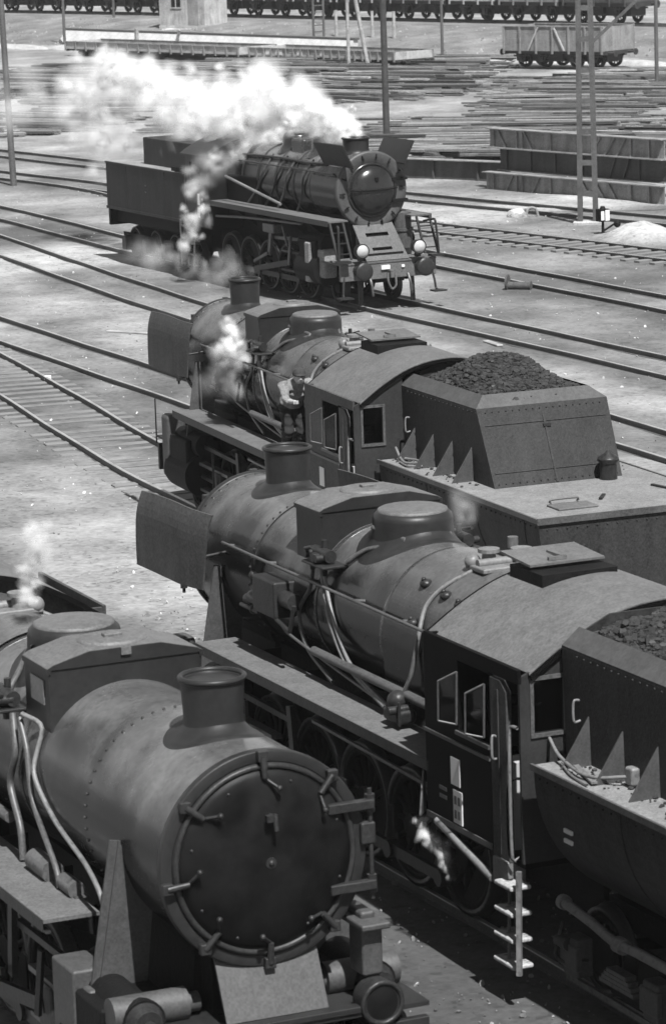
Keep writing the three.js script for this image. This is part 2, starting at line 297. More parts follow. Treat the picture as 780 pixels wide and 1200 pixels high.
{ // low bank that carries the far line of wagons
  const n = 120, foot = [[-60, -274], [-20.7, -227.5], [6.2, -197.5], [19.1, -188.2], [50, -160]], top = [[-60, -290], [-25.4, -259], [-12.5, -243.6], [5.6, -221], [19.4, -204.2], [50, -170]];
  const cf = curve(foot).getSpacedPoints(n), ct = curve(top).getSpacedPoints(n), pos = [], uv = [], col = [], idx = [], m = 9;
  for (let j = 0; j <= m; j++) for (let i = 0; i <= n; i++) {
    const t = j / m, k = Math.min(1, t / 0.75), back = t > 0.9 ? 40 : 0, x = lerp(cf[i].x, ct[i].x, k) + (t > 0.75 ? (t - 0.75) * -22 : 0) - back * 0.7, z = lerp(cf[i].z, ct[i].z, k) - (t > 0.75 ? (t - 0.75) * 26 : 0) - back;
    const y = -0.08 + 1.06 * sm(k) + (k < 1 ? 0.16 * (fbm(x * 0.6, z * 0.6, 400, 3) - 0.5) : 0), c = 0.2 + 0.2 * (fbm(x * 0.5, z * 0.35, 410, 4) - 0.5);
    pos.push(x, y, z); uv.push(x, z); col.push(c, c, c);
  }
  for (let j = 0; j < m; j++) for (let i = 0; i < n; i++) { const a = j * (n + 1) + i, b = a + n + 1; idx.push(a, a + 1, b, b, a + 1, b + 1); }
  const g = new THREE.BufferGeometry(); g.setAttribute('position', new THREE.Float32BufferAttribute(pos, 3)); g.setAttribute('uv', new THREE.Float32BufferAttribute(uv, 2)); g.setAttribute('color', new THREE.Float32BufferAttribute(col, 3)); g.setIndex(idx); g.computeVertexNormals();
  const o = new THREE.Mesh(g, mat('dry grass bank', 1, 0.95, T.ground, { vertexColors: true, ...B(T.groundB, 0.08) })); o.name = 'embankment'; o.receiveShadow = true; o.userData = { kind: 'structure', label: 'low grassy bank carrying the far line of wagons' }; scene.add(o);
  // dry grass tufts on the slope and pale drift of sand along its foot
  const r = rng(77), tuft = []; for (let i = 0; i < 9; i++) { const a = i / 9 * 2 * PI; tuft.push(new THREE.ConeGeometry(0.03, 0.34, 3).rotateZ(0.5).rotateY(a).translate(Math.cos(a) * 0.09, 0.14, -Math.sin(a) * 0.09)); }
  const im = new THREE.InstancedMesh(merge(tuft), mat('dry grass', 0.3, 0.95, null), 2600), mm = new THREE.Matrix4(), q = new THREE.Quaternion(), cc = new THREE.Color();
  for (let k = 0; k < 2600; k++) { const i = Math.floor(r() * n), t = r() * 0.95, y = 0.98 * sm(t); q.setFromAxisAngle(V(0, 1, 0), r() * 6); const s = 0.25 + r() * 0.4; mm.compose(V(lerp(cf[i].x, ct[i].x, t) + r() * 0.5, y - 0.1, lerp(cf[i].z, ct[i].z, t) + r() * 0.5), q, V(s, s, s)); im.setMatrixAt(k, mm); const c = 0.35 + r() * 1.2; im.setColorAt(k, cc.setRGB(c, c, c)); }
  im.name = 'dry_grass'; im.userData = { kind: 'stuff', label: 'dry grass tufts on the low bank', category: 'grass' }; scene.add(im);
}
const trackNames = { a: 'track under the nearest engine with the big round black door', b: 'track under the second engine with its cab side to the camera', c: 'track running towards the engine that the worker stands on', d: 'track just beyond the coal bunker engine', e: 'worn track between the two engines at the yard centre', f: 'track under the steaming engine with two lamps', g: 'track in front of the sleepered track at right', h: 'track with bare sleepers past the dwarf signal', i: 'track close to the stacked bridge girders' };
for (const [key, t] of Object.entries(tracks)) {
  const g = new THREE.Group(); g.name = numbered('railway_track'); g.userData = { kind: 'structure', label: trackNames[key] }; scene.add(g);
  const n = Math.round(t.len / 0.9), sweep = (prof, off) => {
    const pos = [], uv = [], idx = [], P = t.curve.getSpacedPoints(n), L = prof.length;
    for (let i = 0; i <= n; i++) {
      const d = P[Math.min(n, i + 1)].clone().sub(P[Math.max(0, i - 1)]).normalize(), s = V(-d.z, 0, d.x), wob = 0.012 * Math.sin(i * 0.9 + off) + 0.02 * (vnoise(i * 0.11, off, 60) - 0.5);
      for (const [a, y] of prof) { pos.push(P[i].x + s.x * (off + a + wob), y + 0.012 * (vnoise(i * 0.3, off, 61) - 0.5), P[i].z + s.z * (off + a + wob)); uv.push(i * 0.9, a * 3 + y); }
    }
    for (let i = 0; i < n; i++) for (let k = 0; k < L - 1; k++) { const a = i * L + k, b = a + L; idx.push(a, b, a + 1, b, b + 1, a + 1); }
    const q = new THREE.BufferGeometry(); q.setAttribute('position', new THREE.Float32BufferAttribute(pos, 3)); q.setAttribute('uv', new THREE.Float32BufferAttribute(uv, 2)); q.setIndex(idx);
    const f = q.toNonIndexed(); f.computeVertexNormals(); return smooth(f);
  };
  for (const off of [-0.75, 0.75]) {
    const r = part('rail', sweep([[-0.07, 0], [-0.065, 0.022], [-0.012, 0.045], [-0.012, 0.105], [-0.036, 0.112], [-0.036, 0.14], [0.036, 0.14], [0.036, 0.112], [0.012, 0.105], [0.012, 0.045], [0.065, 0.022], [0.07, 0]], off), M.rail, g);
    part('rail_head', sweep([[-0.034, 0.143], [-0.028, 0.15], [0.028, 0.15], [0.034, 0.143]], off), M.railtop, r);
  }
  // sleepers, sunk to their tops in cinders; bare ones stand a little proud
  const P = t.curve.getSpacedPoints(Math.round(t.len / 0.64)), r = rng(key.charCodeAt(0) * 77), bits = [];
  const forms = [0, 1, 2].map((k) => boxUV(box(-1.25, 1.25, -0.14, 0, -0.13, 0.13, 0.012)));
  P.forEach((p, i) => {
    if (i === 0 || i === P.length - 1 || p.z > -24 || p.z < -150) return;
    const d = P[i + 1].clone().sub(P[i - 1]), a = Math.atan2(d.x, d.z) + (r() - 0.5) * 0.04, y = (t.s ? (key === 'h' ? 0.05 : 0.026) : 0.004) + r() * 0.03;
    const bare = t.s && ((key === 'c' && p.z < -58) || (key === 'h' && p.x > 1));
    if (bare) { const o = new THREE.Mesh(forms[i % 3], M.sleeper); o.name = 'sleeper'; o.position.set(p.x, y + (key === 'h' ? 0.02 : 0), p.z); o.rotation.y = a; o.receiveShadow = o.castShadow = true; g.add(o); }
    else bits.push(forms[i % 3].clone().rotateY(a).translate(p.x, y - 0.02, p.z));
  });
  if (bits.length) { bits.forEach((b) => smooth(b)); part('sleepers', bits, M.sleeper, g, { kind: 'stuff' }); }
}
{ // loose stones and clinker
  const r = rng(5), N = 9000, im = new THREE.InstancedMesh(new THREE.DodecahedronGeometry(1, 0), mat('loose stone', 0.42, 0.9, null), N), m = new THREE.Matrix4(), q = new THREE.Quaternion(), c = new THREE.Color();
  for (let i = 0; i < N; i++) {
    const near = i < 5200, z = near ? -26 - r() * 26 : -48 - Math.pow(r(), 1.4) * 80, x = (near ? -3 + r() * 11 : -14 + r() * 28), s = (near ? 0.008 + 0.02 * Math.pow(r(), 4) : 0.01 + 0.02 * Math.pow(r(), 5));
    q.set(r() - 0.5, r() - 0.5, r() - 0.5, r() - 0.5).normalize(); m.compose(V(x, flat(x, z) + s * 0.2 - 0.01, z), q, V(s * (1 + r()), s * (0.5 + r() * 0.5), s * (1 + r() * 0.5))); im.setMatrixAt(i, m);
    const v = (near ? 0.5 : 1) * (r() < 0.08 ? 1.1 : 0.25 + r() * 0.8); im.setColorAt(i, c.setRGB(v, v, v));
  }
  im.name = 'loose_gravel'; im.castShadow = im.receiveShadow = true; im.userData = { kind: 'stuff', label: 'loose stones and clinker strewn over the yard ground', category: 'gravel' }; scene.add(im);
}

// ------------------------------------------------------------------ the three engines of one class
const YC = 2.88;
function engine(label, x, z, turn, o) {
  const t = thing('steam_locomotive', label, 'steam locomotive', x, z, turn, undefined);
  const both = (f) => [1, -1].forEach(f);
  const dx = o.sand ?? 0;
  // barrel
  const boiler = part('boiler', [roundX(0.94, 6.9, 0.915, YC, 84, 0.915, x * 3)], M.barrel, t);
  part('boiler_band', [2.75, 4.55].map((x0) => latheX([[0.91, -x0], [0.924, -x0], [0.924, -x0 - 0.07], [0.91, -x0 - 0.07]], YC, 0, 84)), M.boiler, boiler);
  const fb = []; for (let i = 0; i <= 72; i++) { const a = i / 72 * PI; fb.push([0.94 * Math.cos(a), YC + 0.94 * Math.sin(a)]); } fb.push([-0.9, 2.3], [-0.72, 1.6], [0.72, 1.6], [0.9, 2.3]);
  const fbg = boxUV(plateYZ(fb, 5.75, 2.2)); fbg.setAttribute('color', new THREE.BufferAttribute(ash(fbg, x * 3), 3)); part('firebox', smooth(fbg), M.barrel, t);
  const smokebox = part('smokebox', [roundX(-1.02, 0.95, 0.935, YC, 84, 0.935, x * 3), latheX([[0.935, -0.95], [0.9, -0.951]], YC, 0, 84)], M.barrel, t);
  part('rivets', [rivetRing(0.9, 0.938, YC, -2.6, 2.6, 0.11), rivetRing(-0.96, 0.938, YC, -2.6, 2.6, 0.13)], M.boiler, smokebox);
  // front ring and door
  part('door_ring', latheX([[0.935, 0.98], [0.968, 0.99], [0.968, 1.06], [0.955, 1.075], [0.87, 1.08], [0.86, 1.06]], YC, 0, 96), M.box, smokebox);
  part('door_seal', latheX([[0.862, 1.06], [0.855, 1.1], [0.83, 1.115], [0.805, 1.1], [0.8, 1.07]], YC, 0, 96), M.gear, smokebox);
  const prof = [[0.812, 1.05]]; for (let i = 0; i <= 14; i++) { const k = i / 14; prof.push([0.805 * (1 - k), 1.09 + 0.02 * Math.min(1, k * 8) + 0.11 * (1 - (1 - k) ** 2)]); }
  const door = part('smokebox_door', latheX(prof, YC, 0, 96), M.door, t);
  const ang = (a, r) => [YC + r * Math.cos(a), r * Math.sin(a)];
  for (const a of [0, 44, -52, -98, -140, 180, 138]) { // clamps round the door
    const [y1, z1] = ang(R(a), 0.93), [y2, z2] = ang(R(a), 0.74), [y3, z3] = ang(R(a + 9), 0.66);
    part('door_clamp', [bar([-1.12, y1, z1], [-1.15, y2, z2], 0.035, 8, 0.028), box(-1.14, -1.07, y1 - 0.05, y1 + 0.05, z1 - 0.05, z1 + 0.05, 0.012), bar([-1.13, y2, z2], [-1.22, y3, z3], 0.016, 6), new THREE.SphereGeometry(0.028, 8, 6).translate(-1.22, y3, z3)], M.gear, door);
  }
  for (const y of [0.37, -0.36]) part('hinge', [box(-1.17, -1.09, YC + y - 0.045, YC + y + 0.045, 0.58, 1.02, 0.014), cylY(YC + y - 0.08, YC + y + 0.08, 0.045, 0.045, -1.1, 1.0, 12)], M.gear, door);
  part('hinge_bracket', [box(-1.13, -1.04, YC + 0.0, YC + 0.2, 0.9, 1.04, 0.02), bar([-1.1, YC - 0.5, 1.0], [-1.1, YC + 0.5, 1.0], 0.022)], M.gear, door);
  part('door_handle', [bar([-1.15, YC + 0.4, 0.02], [-1.28, YC + 0.42, 0.02], 0.03), bar([-1.27, YC + 0.44, 0.03], [-1.3, YC + 0.3, 0.03], 0.022), box(-1.29, -1.24, YC + 0.38, YC + 0.44, -0.05, 0.05)], M.gear, door);
  part('door_bolt', [new THREE.SphereGeometry(0.03, 10, 8).translate(-1.225, YC, 0), cylX(-1.23, -1.19, 0.05, 0.05, YC, 0, 12)], M.gear, door);
  part('door_rivet', [20, 68, -28, -75, -120, 205, 110, 150].map((a) => { const [y, z] = ang(R(a), 0.72); return new THREE.SphereGeometry(0.016, 6, 5).translate(-1.13, y, z); }), M.gear, door, { kind: 'stuff' });
  // chimney
  const ch = part('chimney', [lathe([[0.29, 3.72], [0.275, 3.84], [0.27, 3.95], [0.285, 4.25], [0.288, 4.275], [0.245, 4.275], [0.235, 4.17], [0.23, 3.9]], 56), saddle(0, 0.272, 0.46, 0.07, 0.935, YC)], M.box, t);
  part('chimney_rim', [new THREE.TorusGeometry(0.285, 0.026, 10, 56).rotateX(PI / 2).translate(0, 4.285, 0)], M.box, ch);
  part('chimney_hatch', [lathe([[0, 4.27], [0.15, 4.275], [0.24, 4.265], [0.262, 4.24]], 40)], M.box, ch);
  // sand box with an oval lid, dome behind it
  const sx0 = 1.8 + dx, sx1 = 2.5 + dx;
  const sp = [[0.77, 3.2], [0.77, 3.97], [0.72, 4.005], [0.36, 4.1], [-0.36, 4.1], [-0.72, 4.005], [-0.77, 3.97], [-0.77, 3.2]];
  const sand = part('sand_box', [plateYZ(sp, (sx0 + sx1) / 2, sx1 - sx0), plateYZ([[0.79, 3.94], [0.79, 3.99], [0.73, 4.022], [0.36, 4.118], [-0.36, 4.118], [-0.73, 4.022], [-0.79, 3.99], [-0.79, 3.94], [-0.75, 3.94], [-0.75, 3.98], [0.75, 3.98], [0.75, 3.94]], (sx0 + sx1) / 2, sx1 - sx0 + 0.03)], M.box, t);
  part('sand_box_top', plateYZ([[0.785, 3.975], [0.785, 3.995], [0.73, 4.028], [0.36, 4.124], [-0.36, 4.124], [-0.73, 4.028], [-0.785, 3.995], [-0.785, 3.975], [-0.73, 4.0], [-0.36, 4.1], [0.36, 4.1], [0.73, 4.0]], (sx0 + sx1) / 2, sx1 - sx0 + 0.02), M.roof, sand);
  part('sand_lid', [lathe([[0, 4.16], [0.3, 4.158], [0.335, 4.15], [0.345, 4.12]], 40).scale(0.85, 1, 1).translate((sx0 + sx1) / 2, 0, 0), box((sx0 + sx1) / 2 - 0.05, (sx0 + sx1) / 2 + 0.05, 4.15, 4.19, -0.09, 0.09, 0.01), box(sx0 - 0.04, sx0 + 0.03, 4.05, 4.12, -0.05, 0.05)], M.roof, sand);
  const dX = 3.45 + dx * 0.5;
  const dome = part('steam_dome', [lathe([[0.47, 3.7], [0.462, 3.98], [0.45, 4.03], [0.415, 4.065], [0.39, 4.07]], 56).translate(dX, 0, 0), saddle(dX, 0.464, 0.66, 0.08, 0.915, YC)], M.box, t);
  part('dome_lid', lathe([[0.4, 4.06], [0.4, 4.09], [0.37, 4.105], [0, 4.118]], 56).translate(dX, 0, 0), M.roof, dome);
  part('dome_clip', [box(dX - 0.52, dX - 0.38, 4.0, 4.05, -0.07, 0.07, 0.01)], M.under, dome);
  const on = onBoiler(0.96, YC);
  both((s) => {
    part('sand_valve', [box(sx1 + 0.02, sx1 + 0.62, 3.44, 3.47, s * 0.72, s * 1.04, 0.01), cylX(sx1 + 0.06, sx1 + 0.5, 0.075, 0.075, 3.56, s * 0.88, 12), cylY(3.46, 3.72, 0.035, 0.035, sx1 + 0.28, s * 0.86, 8), cylZ(s * 0.88, s * 1.03, 0.05, sx1 + 0.1, 3.55, 10), cylZ(s * 0.88, s * 1.04, 0.045, sx1 + 0.42, 3.54, 8), bar([sx1 + 0.05, 3.6, s * 1.0], [sx1 + 0.3, 3.66, s * 1.02], 0.022), box(sx1 + 0.2, sx1 + 0.34, 3.47, 3.58, s * 0.9, s * 1.02, 0.015), cylY(3.36, 3.44, 0.03, 0.04, sx1 + 0.12, s * 0.94, 8), cylY(3.34, 3.44, 0.03, 0.04, sx1 + 0.45, s * 0.94, 8)], M.gear, t);
    if (o.bare) {
      part('sand_pipe', tube([[2.62, 3.5, s * 0.92], on(2.38, 3.4, s), on(2.26, 3.01, s), on(1.77, 2.67, s), [0.91, 2.48, s * 0.96], [0.43, 2.34, s * 1.0], [0.25, 2.05, s * 0.98]], 0.024, 50, 8), M.pipe, t);
      part('sand_pipe', tube([[2.7, 3.44, s * 0.92], on(2.5, 3.18, s * 1.02), on(2.28, 2.72, s * 1.02), [1.62, 2.27, s * 1.0], [1.45, 2.1, s * 1.02]], 0.03, 40, 8), M.pipeg, t);
      part('sand_pipe', tube([[2.9, 3.44, s * 0.92], on(2.75, 3.1, s * 1.03), on(2.9, 2.75, s * 1.03), [2.6, 2.4, s * 1.0], [2.5, 2.1, s * 1.02]], 0.036, 40, 8), M.pipeg, t);
      part('drain_drum', [cylX(1.75, 2.25, 0.11, 0.11, 2.17, s * 0.98, 18)], M.steel, t); part('drain_drum', [cylX(1.15, 1.5, 0.085, 0.085, 2.15, s * 0.96, 18), box(1.1, 1.6, 2.085, 2.1, s * 0.86, s * 1.0)], M.steel, t);
      part('casing_box', [box(0.05, 0.62, 1.1, 1.76, s * 1.08, s * 1.42, 0.03), box(-0.14, 0.06, 1.2, 1.62, s * 1.12, s * 1.34, 0.04)], M.ring, t);
      part('front_drum', [cylZ(s * 0.66, s * 1.36, 0.15, -0.72, 1.58, 24), cylZ(s * 0.54, s * 0.66, 0.09, -0.72, 1.58, 18)], M.ring, t);
      part('inspection_plate', box(sx0 + 0.14, sx0 + 0.5, 3.62, 3.86, s * 0.77, s * 0.785), M.pipe, sand);
      if (s > 0) part('front_step', [box(-1.35, -0.85, 2.16, 2.22, s * 0.78, s * 1.06, 0.02), box(-1.25, -0.95, 1.72, 2.16, s * 0.82, s * 1.02, 0.03), box(-1.15, -0.75, 2.2, 2.28, s * 0.86, s * 1.0, 0.03)], M.ring, t);
    } else [[0, 0], [0.1, 0.02], [-0.4, -0.5]].forEach(([k, d], n) => part('sand_pipe', tube([[sx1 + 0.26 + k * 0.5, 3.44, s * 0.9], on(sx1 + 0.4 + k, 3.12, s), on(sx1 + 0.62 + k + d, 2.8, s), [sx1 + 1.1 + k + d * 1.5, 2.42, s * 0.98], [sx1 + 2.2 + k + d * 2, 2.18, s * 1.04]], 0.024 + 0.006 * (n === 0), 40, 8), n < 2 ? M.pipe : M.pipeg, t));
    part('steam_pipe', tube([on(sx1 + 0.62, 3.5, s * 1.02), on(sx1 + 0.8, 3.66, s), on(sx1 + 1.25, 3.8, s), [dX - 0.1, 3.9, s * 0.46]], 0.03, 30), M.pipeg, t);
    // boiler handrail
    if (!o.bare) part('handrail', [bar([0.2, 3.24, s * 0.985], [6.85, 3.2, s * 0.985], 0.019)], M.pipeg, t);
    for (let k = 0; k < 6 && !o.bare; k++) part('handrail_stud', [bar([0.3 + k * 1.25, 3.22, s * 0.985], [0.3 + k * 1.25, 3.2, s * 0.86], 0.022)], M.pipeg, t);
    // washout plugs, whistle pipe along the firebox
    for (const [px, py] of [[5.2, 3.58], [5.75, 3.55], [6.15, 3.52], [5.35, 3.2]]) { const p = on(px, py, s * 0.975); part('washout_plug', [new THREE.SphereGeometry(0.075, 12, 10).scale(1, 0.75, 1).translate(...p), new THREE.SphereGeometry(0.03, 8, 6).translate(p[0], p[1] + 0.05, p[2] + s * 0.03)], M.gear, t); }
    part('injector_pipe', tube([on(5.72, 3.8, s), on(5.6, 3.62, s), on(5.52, 3.4, s), on(5.6, 3.1, s * 1.01), [5.5, 2.66, s * 1.0], [5.36, 2.4, s * 1.04], [5.34, 2.16, s * 1.06]], 0.026, 40), M.pipe, t);
    part('injector', [box(5.2, 5.6, 2.14, 2.3, s * 0.98, s * 1.22, 0.05), new THREE.SphereGeometry(0.12, 12, 10).translate(5.36, 2.36, s * 1.1), cylZ(s * 0.98, s * 1.3, 0.05, 5.52, 2.3, 10), bar([5.6, 2.14, s * 1.2], [5.6, 2.4, s * 1.2], 0.02)], M.gear, t);
    // lubricator pump box low on the barrel
    if (!o.bare) part('lubricator', [box(1.5, 2.15, 2.66, 3.1, s * 0.86, s * 1.16, 0.03), cylX(1.3, 1.62, 0.08, 0.08, 2.78, s * 1.08, 12), cylX(2.15, 2.45, 0.1, 0.1, 2.9, s * 1.02, 12), bar([2.1, 2.66, s * 1.12], [2.5, 2.58, s * 1.12], 0.025), bar([2.5, 2.58, s * 1.12], [2.6, 2.9, s * 1.1], 0.025)], M.gear, t);
    if (!o.bare) part('lubricator_valve', [new THREE.SphereGeometry(0.06, 10, 8).translate(1.3, 2.62, s * 1.06), new THREE.SphereGeometry(0.05, 10, 8).translate(1.12, 3.0, s * 0.98), cylX(0.95, 1.5, 0.025, 0.025, 2.62, s * 1.08, 8), bar([1.08, 3.2, s * 0.96], [1.08, 2.62, s * 1.0], 0.02), cylX(1.0, 1.2, 0.06, 0.06, 2.7, s * 1.02, 10)], M.gear, t);
    if (!o.bare) part('oil_pipe', [tube([[2.0, 2.66, s * 1.06], [2.2, 2.5, s * 1.02], [3.2, 2.36, s * 1.0], [4.6, 2.24, s * 1.04]], 0.018, 24)], M.pipeg, t);
    part('feed_pipe', [bar([2.9, 2.42, s * 1.0], [6.8, 2.42, s * 1.02], 0.055, 10)], M.pipeg, t);
    // running board
    const r0 = o.board ?? 0.38;
    const rb = part('running_board', [box(r0, 6.9, 2.05, 2.085, s * 0.93, s * 1.47)], M.dusty, t);
    part('board_edge', [box(r0 - 0.005, 6.9, 1.98, 2.09, s * 1.475, s * 1.49), box(r0, 6.9, 1.95, 1.975, s * 1.4, s * 1.45)], M.gear, rb);
    for (let k = 0; k < 5; k++) part('board_bracket', [plateYZ([[s * 0.6, 2.04], [s * 1.42, 2.04], [s * 0.6, 1.62]], 1.0 + k * 1.3, 0.03)], M.under, rb);
    part('reach_rod', [bar([3.6, 1.78, s * 1.34], [6.9, 1.72, s * 1.34], 0.025)], M.steel, t);
    // front stay plate
    part('stay_plate', [plateYZ([[s * 0.96, 2.92], [s * 0.66, 2.34], [s * 0.76, 1.5], [s * 1.22, 1.5]], -0.02, 0.04), beam([0.0, 2.92, s * 0.98], [0.0, 1.52, s * 1.235], 0.03, 0.1)], M.ring, t);
    // cylinder, valve chest, motion
    const cyl = part('cylinder', [cylX(-0.75, 0.45, 0.36, 0.36, 0.98, s * 1.12, 28), cylX(-0.83, -0.75, 0.3, 0.33, 0.98, s * 1.12, 28), cylX(-0.88, 0.6, 0.2, 0.2, 1.52, s * 1.1, 20), box(-0.6, 0.35, 1.0, 1.6, s * 0.7, s * 1.4, 0.04)], M.under, t);
    part('valve_cover', [cylX(-1.0, -0.88, 0.13, 0.18, 1.52, s * 1.1, 18), cylX(-1.08, -1.0, 0.05, 0.05, 1.52, s * 1.1, 10)], M.gear, cyl);
    part('slide_bar', [box(0.45, 2.0, 1.18, 1.24, s * 1.05, s * 1.19, 0.01), box(0.45, 2.0, 0.74, 0.79, s * 1.05, s * 1.19, 0.01)], M.steel, t);
    part('crosshead', [box(1.3, 1.66, 0.76, 1.2, s * 1.02, s * 1.22, 0.03), cylX(0.45, 1.4, 0.045, 0.045, 0.98, s * 1.12, 10)], M.gear, t);
    part('main_rod', [beam([1.5, 0.98, s * 1.2], [3.77, 0.62, s * 1.2], 0.06, 0.14)], M.gear, t);
    part('coupling_rod', [beam([1.21, 0.62, s * 1.08], [6.33, 0.62, s * 1.08], 0.06, 0.13), ...[1.21, 2.49, 3.77, 5.05, 6.33].map((q) => cylZ(s * 1.02, s * 1.15, 0.1, q, 0.62, 14))], M.gear, t);
    part('valve_rod', [beam([0.6, 1.52, s * 1.1], [2.5, 1.5, s * 1.1], 0.05, 0.07), beam([2.5, 1.7, s * 1.15], [2.6, 0.95, s * 1.15], 0.06, 0.12), beam([1.5, 0.9, s * 1.28], [1.4, 1.55, s * 1.25], 0.04, 0.07), beam([2.6, 1.0, s * 1.25], [3.77, 0.75, s * 1.25], 0.04, 0.07)], M.gear, t);
    wheel(WG.pony, -0.75, s * 0.75, t, 0.3, 0.42);
    [1.21, 2.49, 3.77, 5.05, 6.33].forEach((q) => wheel(WG.driver, q, s * 0.75, t, 0.9, 0.68));
    part('brake_block', [2.0, 3.2, 4.5, 5.75].map((q) => box(q - 0.07, q + 0.07, 0.5, 0.95, s * 0.7, s * 0.84, 0.02)), M.under, t);
    // front platform, lamp, post
    if (!o.bare) part('cylinder_casing', [box(-0.98, -0.62, 0.8, 1.92, s * 1.04, s * 1.44, 0.08)], M.ring, t);
    if (!o.bare || s > 0) { const lamp = part('front_lamp', [cylX(-1.42, -1.2, 0.2, 0.19, 1.52, s * 0.92, 28), box(-1.3, -1.1, 1.3, 1.36, s * 0.82, s * 1.02)], M.gear, t);
    part('lamp_glass', [latheX([[0, 1.44], [0.12, 1.43], [0.165, 1.415]], 1.52, s * 0.92, 28)], M.door, lamp);
    part('lamp_rim', [new THREE.TorusGeometry(0.185, 0.025, 8, 28).rotateY(PI / 2).translate(-1.42, 1.52, s * 0.92)], M.gear, lamp); }
    const bf = part('buffer', [cylX(-1.95, -1.38, 0.11, 0.14, 1.08, s * 0.88, 16)], M.under, t); part('buffer_head', [latheX([[0, 2.0], [0.15, 1.99], [0.225, 1.96], [0.225, 1.93], [0.1, 1.92]], 1.08, s * 0.88, 28)], M.gear, bf);
  });
  part('frame', [box(-1.3, 8.9, 0.75, 1.45, -0.52, -0.46), box(-1.3, 8.9, 0.75, 1.45, 0.46, 0.52), box(-0.85, 6.5, 1.3, 2.0, -0.45, 0.45), box(4.6, 6.8, 0.9, 1.7, -0.6, 0.6)], M.under, t);
  part('saddle_block', [plateYZ([[0.75, 2.5], [0.5, 2.0], [0.55, 1.4], [-0.55, 1.4], [-0.5, 2.0], [-0.75, 2.5], [-0.3, 2.1], [0.3, 2.1]], 0, 1.2)], M.under, t);
  part('axle', [-0.75, 1.21, 2.49, 3.77, 5.05, 6.33].map((q) => cylZ(-0.7, 0.7, 0.08, q, q < 0 ? 0.57 : 0.83, 12)), M.under, t);
  part('apron_plate', [beam([-0.98, 2.06, 0], [-1.24, 1.5, 0], 0.96, 0.025)], M.ring, t);
  part('buffer_beam', [box(-1.4, -1.32, 0.85, 1.32, -1.38, 1.38, 0.012)], M.box, t);
  part('front_platform', [box(-1.4, -0.4, 1.42, 1.46, -1.38, 1.38), box(-1.42, -1.3, 1.46, 1.52, -0.72, 0.72, 0.01)], M.box, t);
  part('coupling_hook', [box(-1.7, -1.4, 1.02, 1.12, -0.05, 0.05, 0.02), tube([[-1.62, 1.05, 0.06], [-1.7, 0.8, 0.08], [-1.66, 0.6, 0.05], [-1.62, 0.8, -0.07], [-1.6, 1.05, -0.05]], 0.025, 24)], M.gear, t);
  // fittings on top of the firebox
  part('safety_valve', [cylY(3.78, 3.98, 0.09, 0.07, 5.7, 0.12, 14), cylY(3.78, 3.98, 0.09, 0.07, 5.85, -0.2, 14), cylY(3.96, 4.0, 0.12, 0.12, 5.7, 0.12, 14), cylY(3.96, 4.0, 0.12, 0.12, 5.85, -0.2, 14), cylZ(-0.3, 0.3, 0.05, 5.78, 3.86, 10), new THREE.SphereGeometry(0.09, 12, 10).translate(5.62, 3.86, 0.28), box(5.55, 6.0, 3.78, 3.84, -0.34, 0.34, 0.02)], M.pipe, t);
  part('whistle', [cylY(3.74, 4.0, 0.03, 0.03, 5.35, -0.35, 8), cylY(3.9, 4.02, 0.06, 0.06, 5.35, -0.35, 12)], M.steel, t);

  if (o.deflectors) both((s) => { // bent smoke deflector plates
    const pos = [], idx = [], n = 14, m = 10, th = 0.012;
    for (const f of [-1, 1]) for (let j = 0; j <= m; j++) for (let i = 0; i <= n; i++) {
      const u = i / n, v = j / m, x = lerp(lerp(-1.62, 0.3, u), lerp(-1.5, 0.55, u), v) - 0.05 * Math.sin(PI * v) * (1 - u), y = lerp(2.7, 3.66, v) + 0.03 * Math.sin(u * PI) * v;
      const w = 1.4 - 0.06 * Math.max(0, (v - 0.6) / 0.4) ** 2 - 0.1 * Math.max(0, (u - 0.72) / 0.28) ** 1.5 + 0.04 * Math.max(0, 0.2 - u);
      pos.push(x, y, s * (w + f * th));
    }
    const K = (n + 1) * (m + 1), q = (a, b, c, d) => idx.push(a, b, c, b, d, c);
    for (let j = 0; j < m; j++) for (let i = 0; i < n; i++) { const a = j * (n + 1) + i; q(a, a + 1, a + n + 1, a + n + 2); q(K + a, K + a + n + 1, K + a + 1, K + a + n + 2); }
    for (let i = 0; i < n; i++) { q(i, K + i, i + 1, K + i + 1); const a = m * (n + 1) + i; q(a, a + 1, K + a, K + a + 1); }
    for (let j = 0; j < m; j++) { const a = j * (n + 1), b = a + n + 1; q(a, b, K + a, K + b); q(a + n, K + a + n, b + n, K + b + n); }
    const g = new THREE.BufferGeometry(); g.setAttribute('position', new THREE.Float32BufferAttribute(pos, 3)); g.setIndex(idx); const f = g.toNonIndexed(); f.computeVertexNormals();
    const d = part('smoke_deflector', f, M.defl, t);
    part('deflector_stay', [bar([-0.9, 3.3, s * 0.86], [-0.9, 3.3, s * 1.39], 0.02), bar([0.1, 3.1, s * 0.86], [0.1, 3.05, s * 1.37], 0.02)], M.gear, d);
  });

  // cab
  const cab = part('cab', [box(6.86, 6.92, 1.5, 3.46, -1.46, 1.46), plateYZ([[1.3, 3.46], [0.9, 3.7], [0.45, 3.9], [0, 3.98], [-0.45, 3.9], [-0.9, 3.7], [-1.3, 3.46]], 6.89, 0.06), box(6.9, 8.98, 1.44, 1.5, -1.44, 1.44)], o.cabMat ?? M.cab, t);
